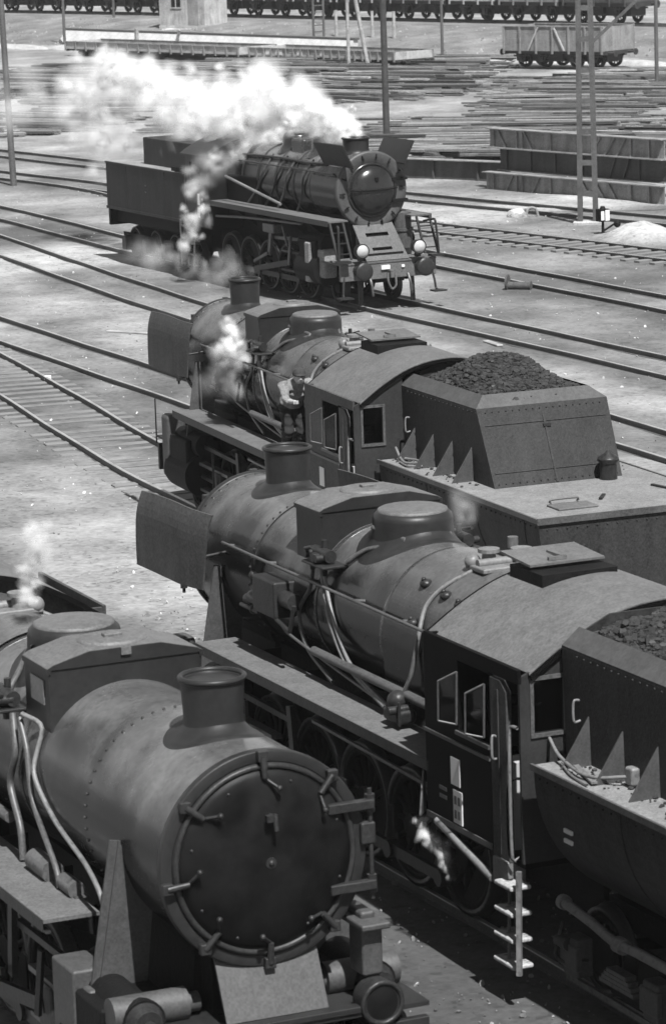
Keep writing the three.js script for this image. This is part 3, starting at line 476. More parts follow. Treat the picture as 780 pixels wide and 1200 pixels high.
  both((s) => {
    part('side_sheet', [plateXY([[6.86, 1.5], [8.36, 1.5], [8.36, 2.58], [7.65, 2.58], [7.65, 3.32], [8.36, 3.32], [8.36, 3.48], [6.86, 3.48]], s * 1.47, 0.04), box(8.36, 8.99, 3.34, 3.48, s * 1.45, s * 1.49)], o.cabMat ?? M.cab, cab);
    part('beading', box(6.86, 8.36, 2.42, 2.455, s * 1.49, s * 1.51), M.pipeg, cab); part('beading', box(6.86, 8.36, 1.5, 1.56, s * 1.49, s * 1.505), M.pipeg, cab); part('window_sill', box(7.6, 8.36, 2.54, 2.58, s * 1.49, s * 1.515), M.pipeg, cab);
    for (const q of [7.62, 8.24]) { const p = part('wind_shield_frame', [bar([q, 2.64, s * 1.5], [q + 0.03, 3.2, s * 1.5], 0.014, 6), bar([q, 2.64, s * 1.5], [q - 0.1, 2.68, s * 1.66], 0.012, 6), bar([q - 0.1, 2.68, s * 1.66], [q - 0.08, 3.1, s * 1.66], 0.012, 6), bar([q - 0.08, 3.1, s * 1.66], [q + 0.03, 3.2, s * 1.5], 0.012, 6)], M.pipeg, cab);
      part('pane', [plateXY([[0, 0], [0.16, 0.04], [0.16, 0.46], [0, 0.56]], 0, 0.006).rotateY(s > 0 ? -PI / 2 - 0.55 : PI / 2 + 0.55).translate(q, 2.64, s * 1.5)], M.pane, p); }
    part('cab_door', [plateXY([[8.38, 1.46], [8.72, 1.46], [8.72, 3.2], [8.6, 3.3], [8.38, 3.3]], s * 1.46, 0.05, [], 0.006), box(8.53, 8.56, 1.5, 3.2, s * 1.488, s * 1.5)], M.cabg, cab);
    part('door_handle', tube([[8.5, 2.7, s * 1.48], [8.52, 2.72, s * 1.55], [8.52, 2.5, s * 1.55], [8.5, 2.48, s * 1.48]], 0.014, 16), M.pipe, cab);
    part('sunlit_patch_box', [box(8.2, 8.5, 1.5, 2.4, s * 0.95, s * 1.4)], M.white, cab);  // white box added to paint the sunlit patch inside the doorway
    part('grab_rail', tube([[8.82, 1.5, s * 1.48], [8.8, 1.6, s * 1.53], [8.8, 2.2, s * 1.53], [8.86, 2.35, s * 1.5], [8.92, 2.36, s * 1.44]], 0.016, 30), M.under, cab);
    part('grab_rail', tube([[8.9, 1.55, s * 1.48], [8.88, 1.6, s * 1.54], [8.88, 2.8, s * 1.54], [8.92, 2.9, s * 1.52], [8.98, 2.9, s * 1.5]], 0.019, 30), M.pipe, cab);
    part('rear_sheet', [plateYZ([[s * 0.62, 1.5], [s * 1.47, 1.5], [s * 1.47, 3.4], [s * 1.3, 3.47], [s * 0.9, 3.69], [s * 0.62, 3.82]], 8.97, 0.04, [[[s * 1.32, 2.82], [s * 1.32, 3.36], [s * 0.98, 3.36], [s * 0.98, 2.82]]])], M.cabr, cab);
    const wf = part('window_frame', [box(8.98, 9.01, 2.78, 2.82, s * 0.94, s * 1.36), box(8.98, 9.01, 3.36, 3.4, s * 0.94, s * 1.36), box(8.98, 9.005, 2.82, 3.36, s * 1.32, s * 1.36), box(8.98, 9.005, 2.82, 3.36, s * 0.94, s * 0.98)], M.pipeg, cab);
    part('pane', box(8.965, 8.971, 2.82, 3.36, s * 0.98, s * 1.32), M.pane, wf);
    // white number plates below the window: enamel with small worn marks
    part('number_plate', [box(7.46, 7.66, 1.98, 2.27, s * 1.492, s * 1.503)], M.white, cab);
    const np = part('number_plate', [box(7.5, 7.7, 1.58, 1.93, s * 1.492, s * 1.503)], M.white, cab);
    part('mark', [0, 1, 2, 3].map((k) => box(7.53 + 0.08 * (k % 2), 7.58 + 0.08 * (k % 2), 1.63 + 0.15 * (k >> 1), 1.72 + 0.15 * (k >> 1), s * 1.503, s * 1.507)), M.pipeg, np);
    part('mark', [0, 1].map((k) => box(7.16, 7.33, 1.86 - k * 0.09, 1.9 - k * 0.09, s * 1.49, s * 1.494)), M.pipeg, cab);
    // below the cab: gusset, injector bar, foot plate box, steps
    part('gusset', plateXY([[0, 0], [0.24, 0], [0.03, 0.52]], 0, 0.02).rotateY(-s * 0.7).translate(6.62, 1.48, s * 1.4), M.pipe, cab);
    part('overflow_pipe', [bar([7.1, 1.5, s * 1.5], [8.36, 1.2, s * 1.5], 0.04, 10)], M.pipe, t);
    part('step_box', [box(8.4, 8.72, 1.16, 1.46, s * 1.3, s * 1.52, 0.02)], M.pipe, t);
    const lad = part('cab_ladder', [beam([9.06, 1.46, s * 1.56], [9.1, 0.4, s * 1.6], 0.05, 0.05), beam([8.66, 1.3, s * 1.46], [8.72, 0.42, s * 1.52], 0.02, 0.05)], M.pipe, t);
    for (let k = 0; k < 4; k++) part('step', [box(8.56 + k * 0.02, 9.0 - k * 0.005, 0.42 + k * 0.27, 0.47 + k * 0.27, s * 1.38, s * 1.62, 0.02)], M.concrete, lad);
    part('hose', [tube([[9.3, 0.95, s * 1.2], [9.2, 0.6, s * 1.24], [9.35, 0.55, s * 1.2], [9.6, 0.62, s * 1.1]], 0.022, 20), cylX(9.2, 9.42, 0.07, 0.07, 0.75, s * 1.2, 12)], M.gear, t);
  });
  part('backhead', [cylX(6.92, 7.2, 0.8, 0.8, 2.6, 0, 24), box(6.95, 7.5, 1.5, 2.2, -0.7, 0.7), box(7.9, 8.3, 1.95, 2.02, 0.7, 1.35), box(7.9, 8.3, 1.95, 2.02, -1.35, -0.7), cylZ(0.5, 0.9, 0.07, 7.4, 2.75, 12), bar([7.5, 2.3, 0.9], [7.5, 2.9, 0.95], 0.03)], M.under, cab);
  const rp = [[1.37, 3.43], [1.32, 3.47], [0.94, 3.71], [0.5, 3.91], [0, 4.01], [-0.5, 3.99], [-0.94, 3.78], [-1.32, 3.47], [-1.37, 3.43]];
  const top = rp, und = rp.map(([a, b]) => [a * 0.985, b - 0.045]).reverse(), sm2 = [];
  const rc = new THREE.SplineCurve(top.map(([a, b]) => new THREE.Vector2(a, b))).getPoints(40).map((p) => [p.x, p.y]);
  const roof = part('cab_roof', [plateYZ([...rc, ...rc.slice().reverse().map(([a, b]) => [a * 0.99, b - 0.035])], 7.87, 2.28)], M.roof, t);
  part('roof_edge', [plateYZ([...rc.map(([a, b]) => [a, b - 0.012]), ...rc.slice().reverse().map(([a, b]) => [a * 0.985, b - 0.06])], 9.02, 0.03), box(6.74, 9.0, 3.39, 3.44, 1.35, 1.375), box(6.74, 9.0, 3.39, 3.44, -1.375, -1.35)], M.cab, roof);
  part('roof_rim', [plateYZ([...rc.map(([a, b]) => [a, b + 0.004]), ...rc.slice().reverse().map(([a, b]) => [a * 0.985, b - 0.06])], 6.72, 0.03)], M.cab, roof);
  if (!o.bare) { const hat = part('roof_hatch', [box(6.82, 7.55, 3.9, 4.06, -0.44, 0.44)], M.under, roof);
  part('hatch_lid', [beam([6.6, 4.15, 0], [7.28, 4.11, 0], 0.88, 0.025), box(6.86, 7.2, 4.14, 4.17, -0.03, 0.03), box(7.17, 7.21, 4.13, 4.165, -0.03, 0.18)], M.roof, hat); }
  return t;
}

// ------------------------------------------------------------------ tub tenders
function coalHeap(t, label, x0, x1, w, y0, h, seed, peak) {
  const r = rng(seed), n = 34, m = 18, pos = [], idx = [], top = (u, v) => y0 + h * Math.pow(Math.max(0, 1 - Math.abs(u - peak) / (u > peak ? 1 - peak : peak)), 0.8) * (1 - (2 * v - 1) ** 2) ** 0.7 + 0.14 * (fbm(u * 9, v * 6, seed, 3) - 0.5);
  for (let j = 0; j <= m; j++) for (let i = 0; i <= n; i++) pos.push(lerp(x0, x1, i / n), top(i / n, j / m), lerp(-w, w, j / m));
  for (let j = 0; j < m; j++) for (let i = 0; i < n; i++) { const a = j * (n + 1) + i, b = a + n + 1; idx.push(a, b, a + 1, b, b + 1, a + 1); }
  const g = new THREE.BufferGeometry(); g.setAttribute('position', new THREE.Float32BufferAttribute(pos, 3)); g.setIndex(idx); g.computeVertexNormals();
  const tint = (q, c) => { q = boxUV(q); q.setAttribute('color', new THREE.Float32BufferAttribute(new Float32Array(q.attributes.position.count * 3).fill(c), 3)); return smooth(q); };
  const gs = [tint(g, 0.6)];
  for (let k = 0; k < 5200; k++) {
    const u = r(), v = r(), s = 0.012 + 0.045 * Math.pow(r(), 3.4), q = r() < 0.5 ? new THREE.DodecahedronGeometry(s, 0) : new THREE.BoxGeometry(s * 1.6, s * 1.1, s * 1.3);
    q.rotateX(r() * 6).rotateY(r() * 6).scale(1, 0.8, 1.1).translate(lerp(x0, x1, u), top(u, v) + s * 0.3, lerp(-w, w, v));
    gs.push(tint(q, r() < 0.05 ? 1.5 + 1.2 * r() : 0.5 + 0.9 * r()));
  }
  for (let k = 0; k < 130; k++) { // slack spilled over the tank ledges
    const s = 0.01 + 0.022 * Math.pow(r(), 3), q = new THREE.DodecahedronGeometry(s, 0); q.scale(1, 0.7, 1.2).rotateY(r() * 6).translate(x0 + 0.25 + r() * (x1 - x0), 2.588 + s * 0.4, (r() < 0.5 ? -1 : 1) * (1.05 + 0.36 * r() * r())); gs.push(tint(q, 0.5 + r()));
  }
  const o = whole('coal_heap', gs, M.coal, label, 'coal', undefined, 'stuff'); o.position.copy(t.position); o.rotation.copy(t.rotation); return o;
}
function tubTender(label, x, z, turn, L, b1, h, rake = 0.3) { // x runs from its front plate backwards
  const t = thing('tender', label, 'tender', x, z, turn);
  const arc = []; for (let i = 0; i <= 28; i++) { const a = -i / 28 * PI; arc.push([1.47 * Math.cos(a), 2.5 + 1.44 * Math.sin(a)]); } arc.push([-1.47, 2.56], [1.47, 2.56]);
  const tank = part('tank', [plateYZ(arc, L / 2, L)], M.tender, t);
  for (const q of [1.7, 3.4, 5.0].filter((q) => q < L)) part('tank_seam', [plateYZ([...arc.slice(0, 29).map(([a, b]) => [a * 1.006, 2.5 + (b - 2.5) * 1.006]), ...arc.slice(0, 29).reverse().map(([a, b]) => [a * 0.99, 2.5 + (b - 2.5) * 0.99])], q, 0.09)], M.tender, tank);
  const rv = []; for (let q = 0.12; q < L; q += 0.16) for (const s of [1, -1]) rv.push(new THREE.IcosahedronGeometry(0.014, 0).translate(q, 2.47, s * 1.472)); for (let q = -1.35; q <= 1.36; q += 0.15) rv.push(new THREE.IcosahedronGeometry(0.014, 0).translate(L + 0.004, 2.44, q)); for (let k = 1; k < 14; k++) { const a = -k / 14 * PI; rv.push(new THREE.IcosahedronGeometry(0.014, 0).translate(L + 0.004, 2.5 + 1.36 * Math.sin(a), 1.39 * Math.cos(a))); }
  part('rivets', rv, M.tenderg, tank, { kind: 'stuff' });
  part('deck', [box(-0.01, L + 0.01, 2.56, 2.585, -1.48, 1.48)], M.deck, tank);
  part('deck_edge', [box(-0.02, L + 0.03, 2.535, 2.6, 1.475, 1.505), box(-0.02, L + 0.03, 2.535, 2.6, -1.505, -1.475), box(L + 0.005, L + 0.035, 2.52, 2.61, -1.5, 1.5)], M.pipeg, tank);
  // coal bunker: raked sides, inward-folded lip
  const wb = 1.0, wt = 1.03, x1t = b1 - rake;
  const quad = (a, b, c, d) => { const g = new THREE.BufferGeometry(); g.setAttribute('position', new THREE.Float32BufferAttribute([a, b, c, a, c, d].flat(), 3)); g.computeVertexNormals(); return g; };
  const slab = (a, b, c, d, off) => [quad(a, b, c, d), quad(...[d, c, b, a].map((p) => [p[0] + off[0], p[1] + off[1], p[2] + off[2]]))];
  const xb = -0.2;
  const bunker = part('coal_bunker', [slab([xb, 2.58, wb], [b1, 2.58, wb], [x1t, h, wt], [xb, h, wt], [0, 0, -0.03]), slab([b1, 2.58, -wb], [xb, 2.58, -wb], [xb, h, -wt], [x1t, h, -wt], [0, 0, 0.03]), slab([xb, 2.58, -wb], [xb, 2.58, wb], [xb, h, wt], [xb, h, -wt], [0.03, 0, 0])], M.tender, t);
  part('bunker_rear', [slab([b1, 2.58, wb], [b1, 2.58, -wb], [x1t, h, -wt], [x1t, h, wt], [-0.03, 0, 0])], M.tenderg, bunker);
  part('bunker_lip', [slab([xb, h, wt], [x1t, h, wt], [x1t - 0.2, h + 0.16, wt - 0.2], [xb, h + 0.16, wt - 0.2], [0, -0.03, 0]), slab([x1t, h, -wt], [xb, h, -wt], [xb, h + 0.16, -wt + 0.2], [x1t - 0.2, h + 0.16, -wt + 0.2], [0, -0.03, 0]), slab([x1t, h, wt], [x1t, h, -wt], [x1t - 0.2, h + 0.16, -wt + 0.2], [x1t - 0.2, h + 0.16, wt - 0.2], [0, -0.03, 0])], M.ring, bunker);
  const br = []; for (let k = 0; k < 18; k++) { for (const s of [1, -1]) br.push(new THREE.IcosahedronGeometry(0.013, 0).translate(0.12 + k * (b1 - 0.5) / 18, h - 0.06, s * (wt + 0.004))); br.push(new THREE.IcosahedronGeometry(0.013, 0).translate(lerp(b1, x1t, 0.94) + 0.004, h - 0.06, -0.9 + k * 0.106)); br.push(new THREE.IcosahedronGeometry(0.013, 0).translate(lerp(b1, x1t, 0.05) + 0.004, 2.64, -0.93 + k * 0.109)); }
  part('rivets', br, M.tenderg, bunker, { kind: 'stuff' });
  const rx = (y) => lerp(b1, x1t, (y - 2.58) / (h - 2.58)) + 0.008;
  part('bunker_rib', [beam([rx(2.6) , 2.6, 0.02], [rx(3.5), 3.5, 0.02], 0.03, 0.012), beam([rx(3.42), 3.42, 0], [rx(3.43), 3.43, 0], 1.9, 0.01), beam([rx(2.78), 2.78, 0], [rx(2.79), 2.79, 0], 1.9, 0.01), box(rx(3.38), rx(3.38) + 0.03, 3.35, 3.39, -0.06, 0.06)], M.tender, bunker);
  for (const s of [1, -1]) for (const q of [0.3, 0.98, 1.66, 2.34]) part('bunker_gusset', [plateYZ([[s * 1.0, 2.58], [s * 1.34, 2.58], [s * 1.0, 3.1]], q, 0.022)], M.ring, bunker);
  part('coal_gate', [plateYZ([[-0.8, 3.0], [-0.8, h + 0.12], [-0.5, h + 0.26], [0.5, h + 0.26], [0.8, h + 0.12], [0.8, 3.0]], xb + 0.03, 0.03)], M.tender, bunker);
  for (const s of [1, -1]) {
    part('hand_grip', [tube([[0.12, 3.2, s * 1.0], [0.12, 3.2, s * 1.08], [0.12, 3.0, s * 1.08], [0.12, 3.0, s * 1.0]], 0.014, 16)], M.pipe, t);
    part('mark', [0, 1].map((k) => box(0.5, 0.66, 2.02 - k * 0.1, 2.06 - k * 0.1, s * 1.4, s * 1.42)), M.white, tank);
    part('brake_pipe', [tube([[0.05, 1.16, s * 1.2], [0.7, 1.14, s * 1.25], [1.3, 1.1, s * 1.3], [1.9, 1.12, s * 1.3], [L - 0.6, 1.12, s * 1.3]], 0.05, 50, 10), cylX(0.02, 0.1, 0.075, 0.075, 1.16, s * 1.2, 14), cylX(1.32, 1.46, 0.08, 0.08, 1.1, s * 1.3, 14)], M.pipe, t);
    for (const bx of [0.95, L - 1.15]) {
      const bog = part('bogie', [plateXY([[bx - 1.2, 0.78], [bx - 0.95, 0.95], [bx - 0.3, 0.98], [bx - 0.2, 0.6], [bx + 0.2, 0.6], [bx + 0.3, 0.98], [bx + 0.95, 0.95], [bx + 1.2, 0.78], [bx + 1.1, 0.5], [bx + 0.5, 0.5], [bx + 0.3, 0.36], [bx - 0.3, 0.36], [bx - 0.5, 0.5], [bx - 1.1, 0.5]], s * 0.98, 0.05)], M.under, t);
      for (const d of [-0.8, 0.8]) { wheel(WG.tender, bx + d, s * 0.75, t, 0.2, 0.46); part('axle_box', [box(bx + d - 0.14, bx + d + 0.14, 0.42, 0.82, s * 1.0, s * 1.2, 0.03), box(bx + d - 0.17, bx + d + 0.17, 0.5, 0.76, s * 1.14, s * 1.22, 0.02)], M.ring, bog); }
      part('bogie_spring', [0, 1, 2, 3].map((k) => box(bx - 0.34 + 0.05 * k, bx + 0.34 - 0.05 * k, 0.5 + 0.045 * k, 0.54 + 0.045 * k, s * 1.0, s * 1.12)), M.steel, bog);
      part('bogie_bar', [beam([bx - 1.1, 0.32, s * 1.06], [bx + 1.2, 0.3, s * 1.06], 0.04, 0.06)], M.steel, bog);
    }
  }
  part('underframe', [box(-0.1, L, 0.86, 1.1, -0.6, 0.6), ...[0.95, L - 1.15].flatMap((bx) => [-0.8, 0.8].map((d) => cylZ(-0.7, 0.7, 0.07, bx + d, 0.61, 12)))], M.under, t);
  // fittings on the rear deck
  part('vent_turret', [lathe([[0.13, 2.58], [0.12, 2.82], [0.16, 2.86], [0.15, 2.9], [0.05, 2.96], [0.02, 3.0], [0, 3.0]], 20).translate(b1 + 0.12, 0, -0.72)], M.gear, tank);
  part('water_hatch', [box(L - 0.85, L - 0.45, 2.585, 2.615, 0.35, 0.95, 0.01), tube([[L - 0.82, 2.63, 0.5], [L - 0.8, 2.68, 0.5], [L - 0.8, 2.68, 0.9], [L - 0.82, 2.63, 0.9]], 0.016, 16)], M.roof, tank);
  part('deck_debris', [beam([L - 1.2, 2.6, -0.1], [L - 0.9, 2.61, 0.1], 0.05, 0.02), beam([L - 1.5, 2.6, -1.0], [L - 1.0, 2.6, -1.1], 0.05, 0.03)], M.gear, tank);
  part('rear_step', [tube([[L + 0.02, 2.2, 0.85], [L + 0.12, 2.2, 0.85], [L + 0.12, 2.2, 1.2], [L + 0.02, 2.2, 1.2]], 0.018, 20), tube([[L + 0.02, 2.05, 0.85], [L + 0.12, 2.05, 0.85], [L + 0.12, 2.05, 1.2], [L + 0.02, 2.05, 1.2]], 0.018, 20)], M.gear, tank);
  part('tail_beam', [box(L, L + 0.08, 0.85, 1.3, -1.3, 1.3, 0.01)], M.under, t);
  return t;
}

engine('nearest black steam locomotive with big round smokebox door facing the camera', -1.12, -29.72, R(113.6), { board: 0.64, sand: 0.42, bare: true, cabMat: M.cabg });
const locoB = engine('dark steam locomotive with its cab side at right and deflectors beside the nearest engine', -0.54, -41.72, yaw(24), { board: 0.38, sand: 0.2, deflectors: true });
const locoC = engine('steam locomotive with a worker standing on its running board', -1.4, -59.3, yaw(19.7), { board: -0.1, sand: 0.3, deflectors: true, cabMat: M.cabg });
locoC.scale.z = 0.92;
const at = (x, z, deg, s) => [x + s * Math.sin(R(deg)), z + s * Math.cos(R(deg))];
const [bx, bz] = at(-0.54, -41.72, 24, 9.26);
const tenderB = tubTender('dark tub tender cut by the right edge with a fire iron on its ledge', bx, bz, yaw(24), 6.4, 3.0, 3.7);
const tenderC = tubTender('tub tender with tall bunker and pale deck behind the worker engine', 2.08, -50.9, yaw(21.7), 5.5, 3.08, 3.66, 0.52);
coalHeap(tenderC, 'heaped black coal in the bunker at the picture centre', -0.15, 2.45, 0.8, 3.7, 0.5, 901, 0.48);
coalHeap(tenderB, 'coal in the bunker cut by the right edge', -0.15, 2.6, 0.8, 3.74, 0.28, 902, 0.15);

// ------------------------------------------------------------------ the steaming engine beyond, front towards the right
{
  const t = thing('steam_locomotive', 'black steam locomotive with two white lamps giving off white steam', 'steam locomotive', 1.22, -88.1, R(115.4));
  const both = (f) => [1, -1].forEach(f), yc = 3.05;
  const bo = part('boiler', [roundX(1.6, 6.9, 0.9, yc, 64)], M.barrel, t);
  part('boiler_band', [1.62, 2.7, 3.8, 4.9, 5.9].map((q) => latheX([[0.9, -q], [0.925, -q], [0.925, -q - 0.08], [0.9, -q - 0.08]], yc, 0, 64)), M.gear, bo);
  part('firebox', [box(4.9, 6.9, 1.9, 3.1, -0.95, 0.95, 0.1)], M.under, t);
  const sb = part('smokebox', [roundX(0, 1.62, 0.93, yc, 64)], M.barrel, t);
  part('door_ring', latheX([[0.93, -0.05], [1.0, 0], [1.0, 0.08], [0.94, 0.1], [0.7, 0.1], [0.7, 0]], yc, 0, 72), M.ring, sb);
  const prof = [[0.72, 0.08], [0.7, 0.13], [0.66, 0.15], [0.64, 0.13]]; for (let i = 0; i <= 14; i++) { const a = i / 14 * PI / 2; prof.push([0.62 * Math.cos(a), 0.12 + 0.3 * Math.sin(a)]); }
  const door = part('smokebox_door', latheX(prof, yc, 0, 72), M.gloss, t);
  part('door_bar', [tube(Array.from({ length: 13 }, (_, i) => { const z = lerp(-0.66, 0.66, i / 12); return [-0.14 - 0.31 * Math.sqrt(Math.max(0, 1 - (z / 0.68) ** 2)), yc + 0.03, z]; }), 0.022, 40)], M.under, door);
  for (let i = 0; i < 14; i++) { const a = R(i / 14 * 360 + 9), y = yc + 0.84 * Math.cos(a), z = 0.84 * Math.sin(a); part('door_clamp', [bar([-0.14, yc + 0.93 * Math.cos(a), 0.93 * Math.sin(a)], [-0.15, yc + 0.78 * Math.cos(a), 0.78 * Math.sin(a)], 0.018, 6), new THREE.SphereGeometry(0.032, 8, 6).translate(-0.15, y, z)], M.under, door); }
  part('hinge', [0.25, -0.3].map((d) => box(-0.2, -0.1, yc + d - 0.035, yc + d + 0.035, 0.55, 0.98)), M.under, door);
  part('door_lug', [box(-0.44, -0.3, yc + 0.24, yc + 0.34, -0.04, 0.04)], M.under, door);
  const ch = part('chimney', [lathe([[0.42, 3.9], [0.36, 3.98], [0.33, 4.05], [0.34, 4.3], [0.36, 4.34], [0.3, 4.34], [0.28, 4.0]], 36).translate(0.75, 0, 0)], M.box, t);
  part('chimney_rim', [new THREE.TorusGeometry(0.35, 0.025, 8, 36).rotateX(PI / 2).translate(0.75, 4.33, 0)], M.box, ch);
  for (const q of [2.4, 4.2]) part('steam_dome', lathe([[0.6, 3.75], [0.45, 3.98], [0.42, 4.2], [0.36, 4.28], [0, 4.3]], 36).translate(q, 0, 0), M.boiler, t);
  part('sand_box', [box(3.0, 3.75, 3.7, 4.2, -0.45, 0.45, 0.08)], M.boiler, t);
  const on = onBoiler(0.96, yc);
  both((s) => {
    part('smoke_deflector', [plateYZ([[s * 0.74, 3.68], [s * 1.03, 4.26], [s * 1.01, 4.28], [s * 0.72, 3.72]], 0.3, 1.7)], M.black, t);
    [1.9, 2.9, 3.5, 4.4].forEach((q, k) => part('sand_pipe', tube([on(q, 3.75, s), on(q + 0.1, 3.3, s), on(q + 0.25 + 0.1 * k, 2.8, s), [q + 0.4 + 0.2 * k, 2.4, s * 1.0]], 0.028, 24), k % 2 ? M.pipeg : M.gear, t));
    part('handrail', [bar([0.1, 3.5, s * 0.98], [6.6, 3.5, s * 0.98], 0.02), ...[0.4, 1.8, 3.2, 4.6, 6.0].map((q) => bar([q, 3.5, s * 0.98], [q, 3.48, s * 0.8], 0.022))], M.gear, t);
    part('upper_pipe', [tube([on(0.9, 3.7, s), on(2.2, 3.66, s), on(4, 3.68, s), on(6.7, 3.62, s)], 0.035, 30)], M.gear, t);
    const rb = part('running_board', [box(-0.5, 6.95, 2.33, 2.37, s * 0.9, s * 1.46)], M.dusty, t);
    part('board_edge', [box(-0.51, 6.95, 2.24, 2.375, s * 1.465, s * 1.485)], M.gear, rb);
    part('reach_rod', [bar([6.4, 3.05, s * 1.2], [2.9, 2.55, s * 1.2], 0.04, 10)], M.pipe, t);
    const la = part('board_ladder', [beam([-0.5, 2.33, s * 1.42], [-0.95, 1.42, s * 1.42], 0.05, 0.05), beam([-0.5, 2.33, s * 1.05], [-0.95, 1.42, s * 1.05], 0.05, 0.05)], M.gear, t);
    for (let k = 0; k < 3; k++) part('rung', [beam([-0.62 - 0.13 * k, 2.08 - k * 0.26, s * 1.03], [-0.62 - 0.13 * k, 2.08 - k * 0.26, s * 1.44], 0.05, 0.03)], M.gear, la);
    const cy = part('cylinder', [cylX(0.3, 1.5, 0.42, 0.42, 1.05, s * 1.12, 24), cylX(0.2, 1.6, 0.25, 0.25, 1.7, s * 1.1, 20), box(0.4, 1.4, 1.0, 1.8, s * 0.6, s * 1.42, 0.05)], M.under, t);
    part('cylinder_casing', [box(0.62, 0.9, 0.72, 1.75, s * 1.28, s * 1.5, 0.04), box(0.05, 0.62, 0.85, 1.6, s * 0.95, s * 1.36, 0.08)], M.girder, cy);
    part('slide_bar', [box(1.5, 3.0, 1.3, 1.36, s * 1.05, s * 1.2), box(1.5, 3.0, 0.8, 0.86, s * 1.05, s * 1.2)], M.gear, t);
    part('main_rod', [beam([2.5, 1.05, s * 1.22], [4.6, 0.7, s * 1.22], 0.06, 0.15)], M.gear, t);
    part('coupling_rod', [beam([2.1, 0.62, s * 1.08], [7.0, 0.62, s * 1.08], 0.06, 0.14), ...[2.1, 3.33, 4.56, 5.79, 7.02].map((q) => cylZ(s * 1.02, s * 1.15, 0.1, q, 0.62, 12))], M.gear, t);
    part('valve_gear', [beam([1.6, 1.7, s * 1.12], [3.5, 1.62, s * 1.12], 0.05, 0.08), beam([3.5, 1.95, s * 1.2], [3.7, 1.15, s * 1.2], 0.07, 0.15), beam([3.7, 1.2, s * 1.25], [4.6, 0.9, s * 1.25], 0.05, 0.08), beam([2.4, 1.0, s * 1.25], [2.3, 1.75, s * 1.22], 0.05, 0.08), box(3.2, 3.9, 1.75, 2.0, s * 1.0, s * 1.3, 0.04)], M.steel, t);
    part('board_bracket', [1.2, 2.6, 4.2, 5.8].map((q) => plateYZ([[s * 0.6, 2.32], [s * 1.42, 2.32], [s * 0.6, 1.7]], q, 0.04)), M.under, t);
    part('under_pipe', [tube([[1.4, 2.15, s * 1.3], [3, 2.12, s * 1.34], [5, 2.05, s * 1.34], [6.8, 1.95, s * 1.34]], 0.035, 20), bar([2.6, 2.0, s * 1.3], [2.2, 1.5, s * 1.36], 0.035)], M.pipeg, t);
    wheel(WG.pony, 0.35, s * 0.75, t, 0.3, 0.42); [2.1, 3.33, 4.56, 5.79, 7.02].forEach((q) => wheel(WG.driver, q, s * 0.75, t, 2.1, 0.62));
    // lamps, buffers, steps
    const lp = part('head_lamp', [cylX(-1.12, -0.9, 0.19, 0.16, 1.62, s * 0.81, 24), box(-1.05, -0.92, 1.36, 1.46, s * 0.75, s * 0.87)], M.box, t);
    part('lamp_glass', [latheX([[0, 1.19], [0.1, 1.175], [0.16, 1.12]], 1.62, s * 0.81, 24)], M.glass, lp);
    const bf = part('buffer', [cylX(-1.3, -0.86, 0.12, 0.15, 1.12, s * 0.87, 16)], M.box, t); part('buffer_head', [latheX([[0, 1.38], [0.16, 1.37], [0.235, 1.33], [0.235, 1.29], [0.1, 1.28]], 1.12, s * 0.87, 28)], M.gear, bf);
    part('shunter_step', [tube([[-0.9, 1.0, s * 1.25], [-0.95, 0.7, s * 1.3], [-0.98, 0.5, s * 1.32], [-1.15, 0.46, s * 1.34]], 0.03, 20), box(-1.25, -0.95, 0.44, 0.48, s * 1.15, s * 1.5)], M.box, t);
    part('guard_iron', [beam([-0.75, 0.95, s * 0.74], [-0.8, 0.22, s * 0.74], 0.12, 0.04)], M.gear, t);
    part('shunter_rail', [tube([[-0.55, 2.2, s * 1.22], [-0.8, 2.26, s * 1.35], [-0.92, 2.2, s * 1.38], [-1.0, 1.4, s * 1.42]], 0.03, 30), box(-1.15, -0.9, 1.34, 1.4, s * 1.15, s * 1.5)], M.box, t);
    const cs = part('cab', [plateXY([[6.95, 1.6], [8.5, 1.6], [8.5, 3.55], [6.95, 3.55]], s * 1.45, 0.05, [rect(7.5, 8.2, 2.75, 3.35)])], M.box, t);
    part('number_plate', [box(7.6, 7.72, 2.2, 2.5, s * 1.476, s * 1.49), box(7.6, 7.72, 1.85, 2.12, s * 1.476, s * 1.49)], M.white, cs);
    part('cab_ladder', [beam([8.45, 1.6, s * 1.42], [8.5, 0.4, s * 1.48], 0.05, 0.05), beam([8.1, 1.6, s * 1.42], [8.15, 0.4, s * 1.48], 0.05, 0.05), ...[0.45, 0.75, 1.05, 1.35].map((y) => box(8.1, 8.5, y, y + 0.04, s * 1.3, s * 1.5))], M.steel, t);
  });
  part('cab_front', [box(6.95, 7.0, 1.6, 3.55, -1.44, 1.44), box(6.95, 8.5, 1.55, 1.6, -1.42, 1.42), box(7.0, 7.4, 1.6, 3.2, -0.7, 0.7)], M.under, t);
  const arc = []; for (let i = 0; i <= 20; i++) { const z = lerp(-1.48, 1.48, i / 20); arc.push([z, 3.55 + 0.5 * (1 - (z / 1.48) ** 2)]); }
  part('cab_roof', [plateYZ([...arc, ...arc.slice().reverse().map(([a, b]) => [a, b - 0.04])], 7.9, 1.9)], M.box, t);
  part('frame', [box(-0.8, 8.4, 0.75, 1.5, -0.5, 0.5), box(0.2, 6.9, 1.4, 2.2, -0.5, 0.5)], M.under, t);
  part('saddle_block', [plateYZ([[0.7, 2.6], [0.5, 1.4], [-0.5, 1.4], [-0.7, 2.6], [0, 2.2]], 0.7, 1.3)], M.under, t);
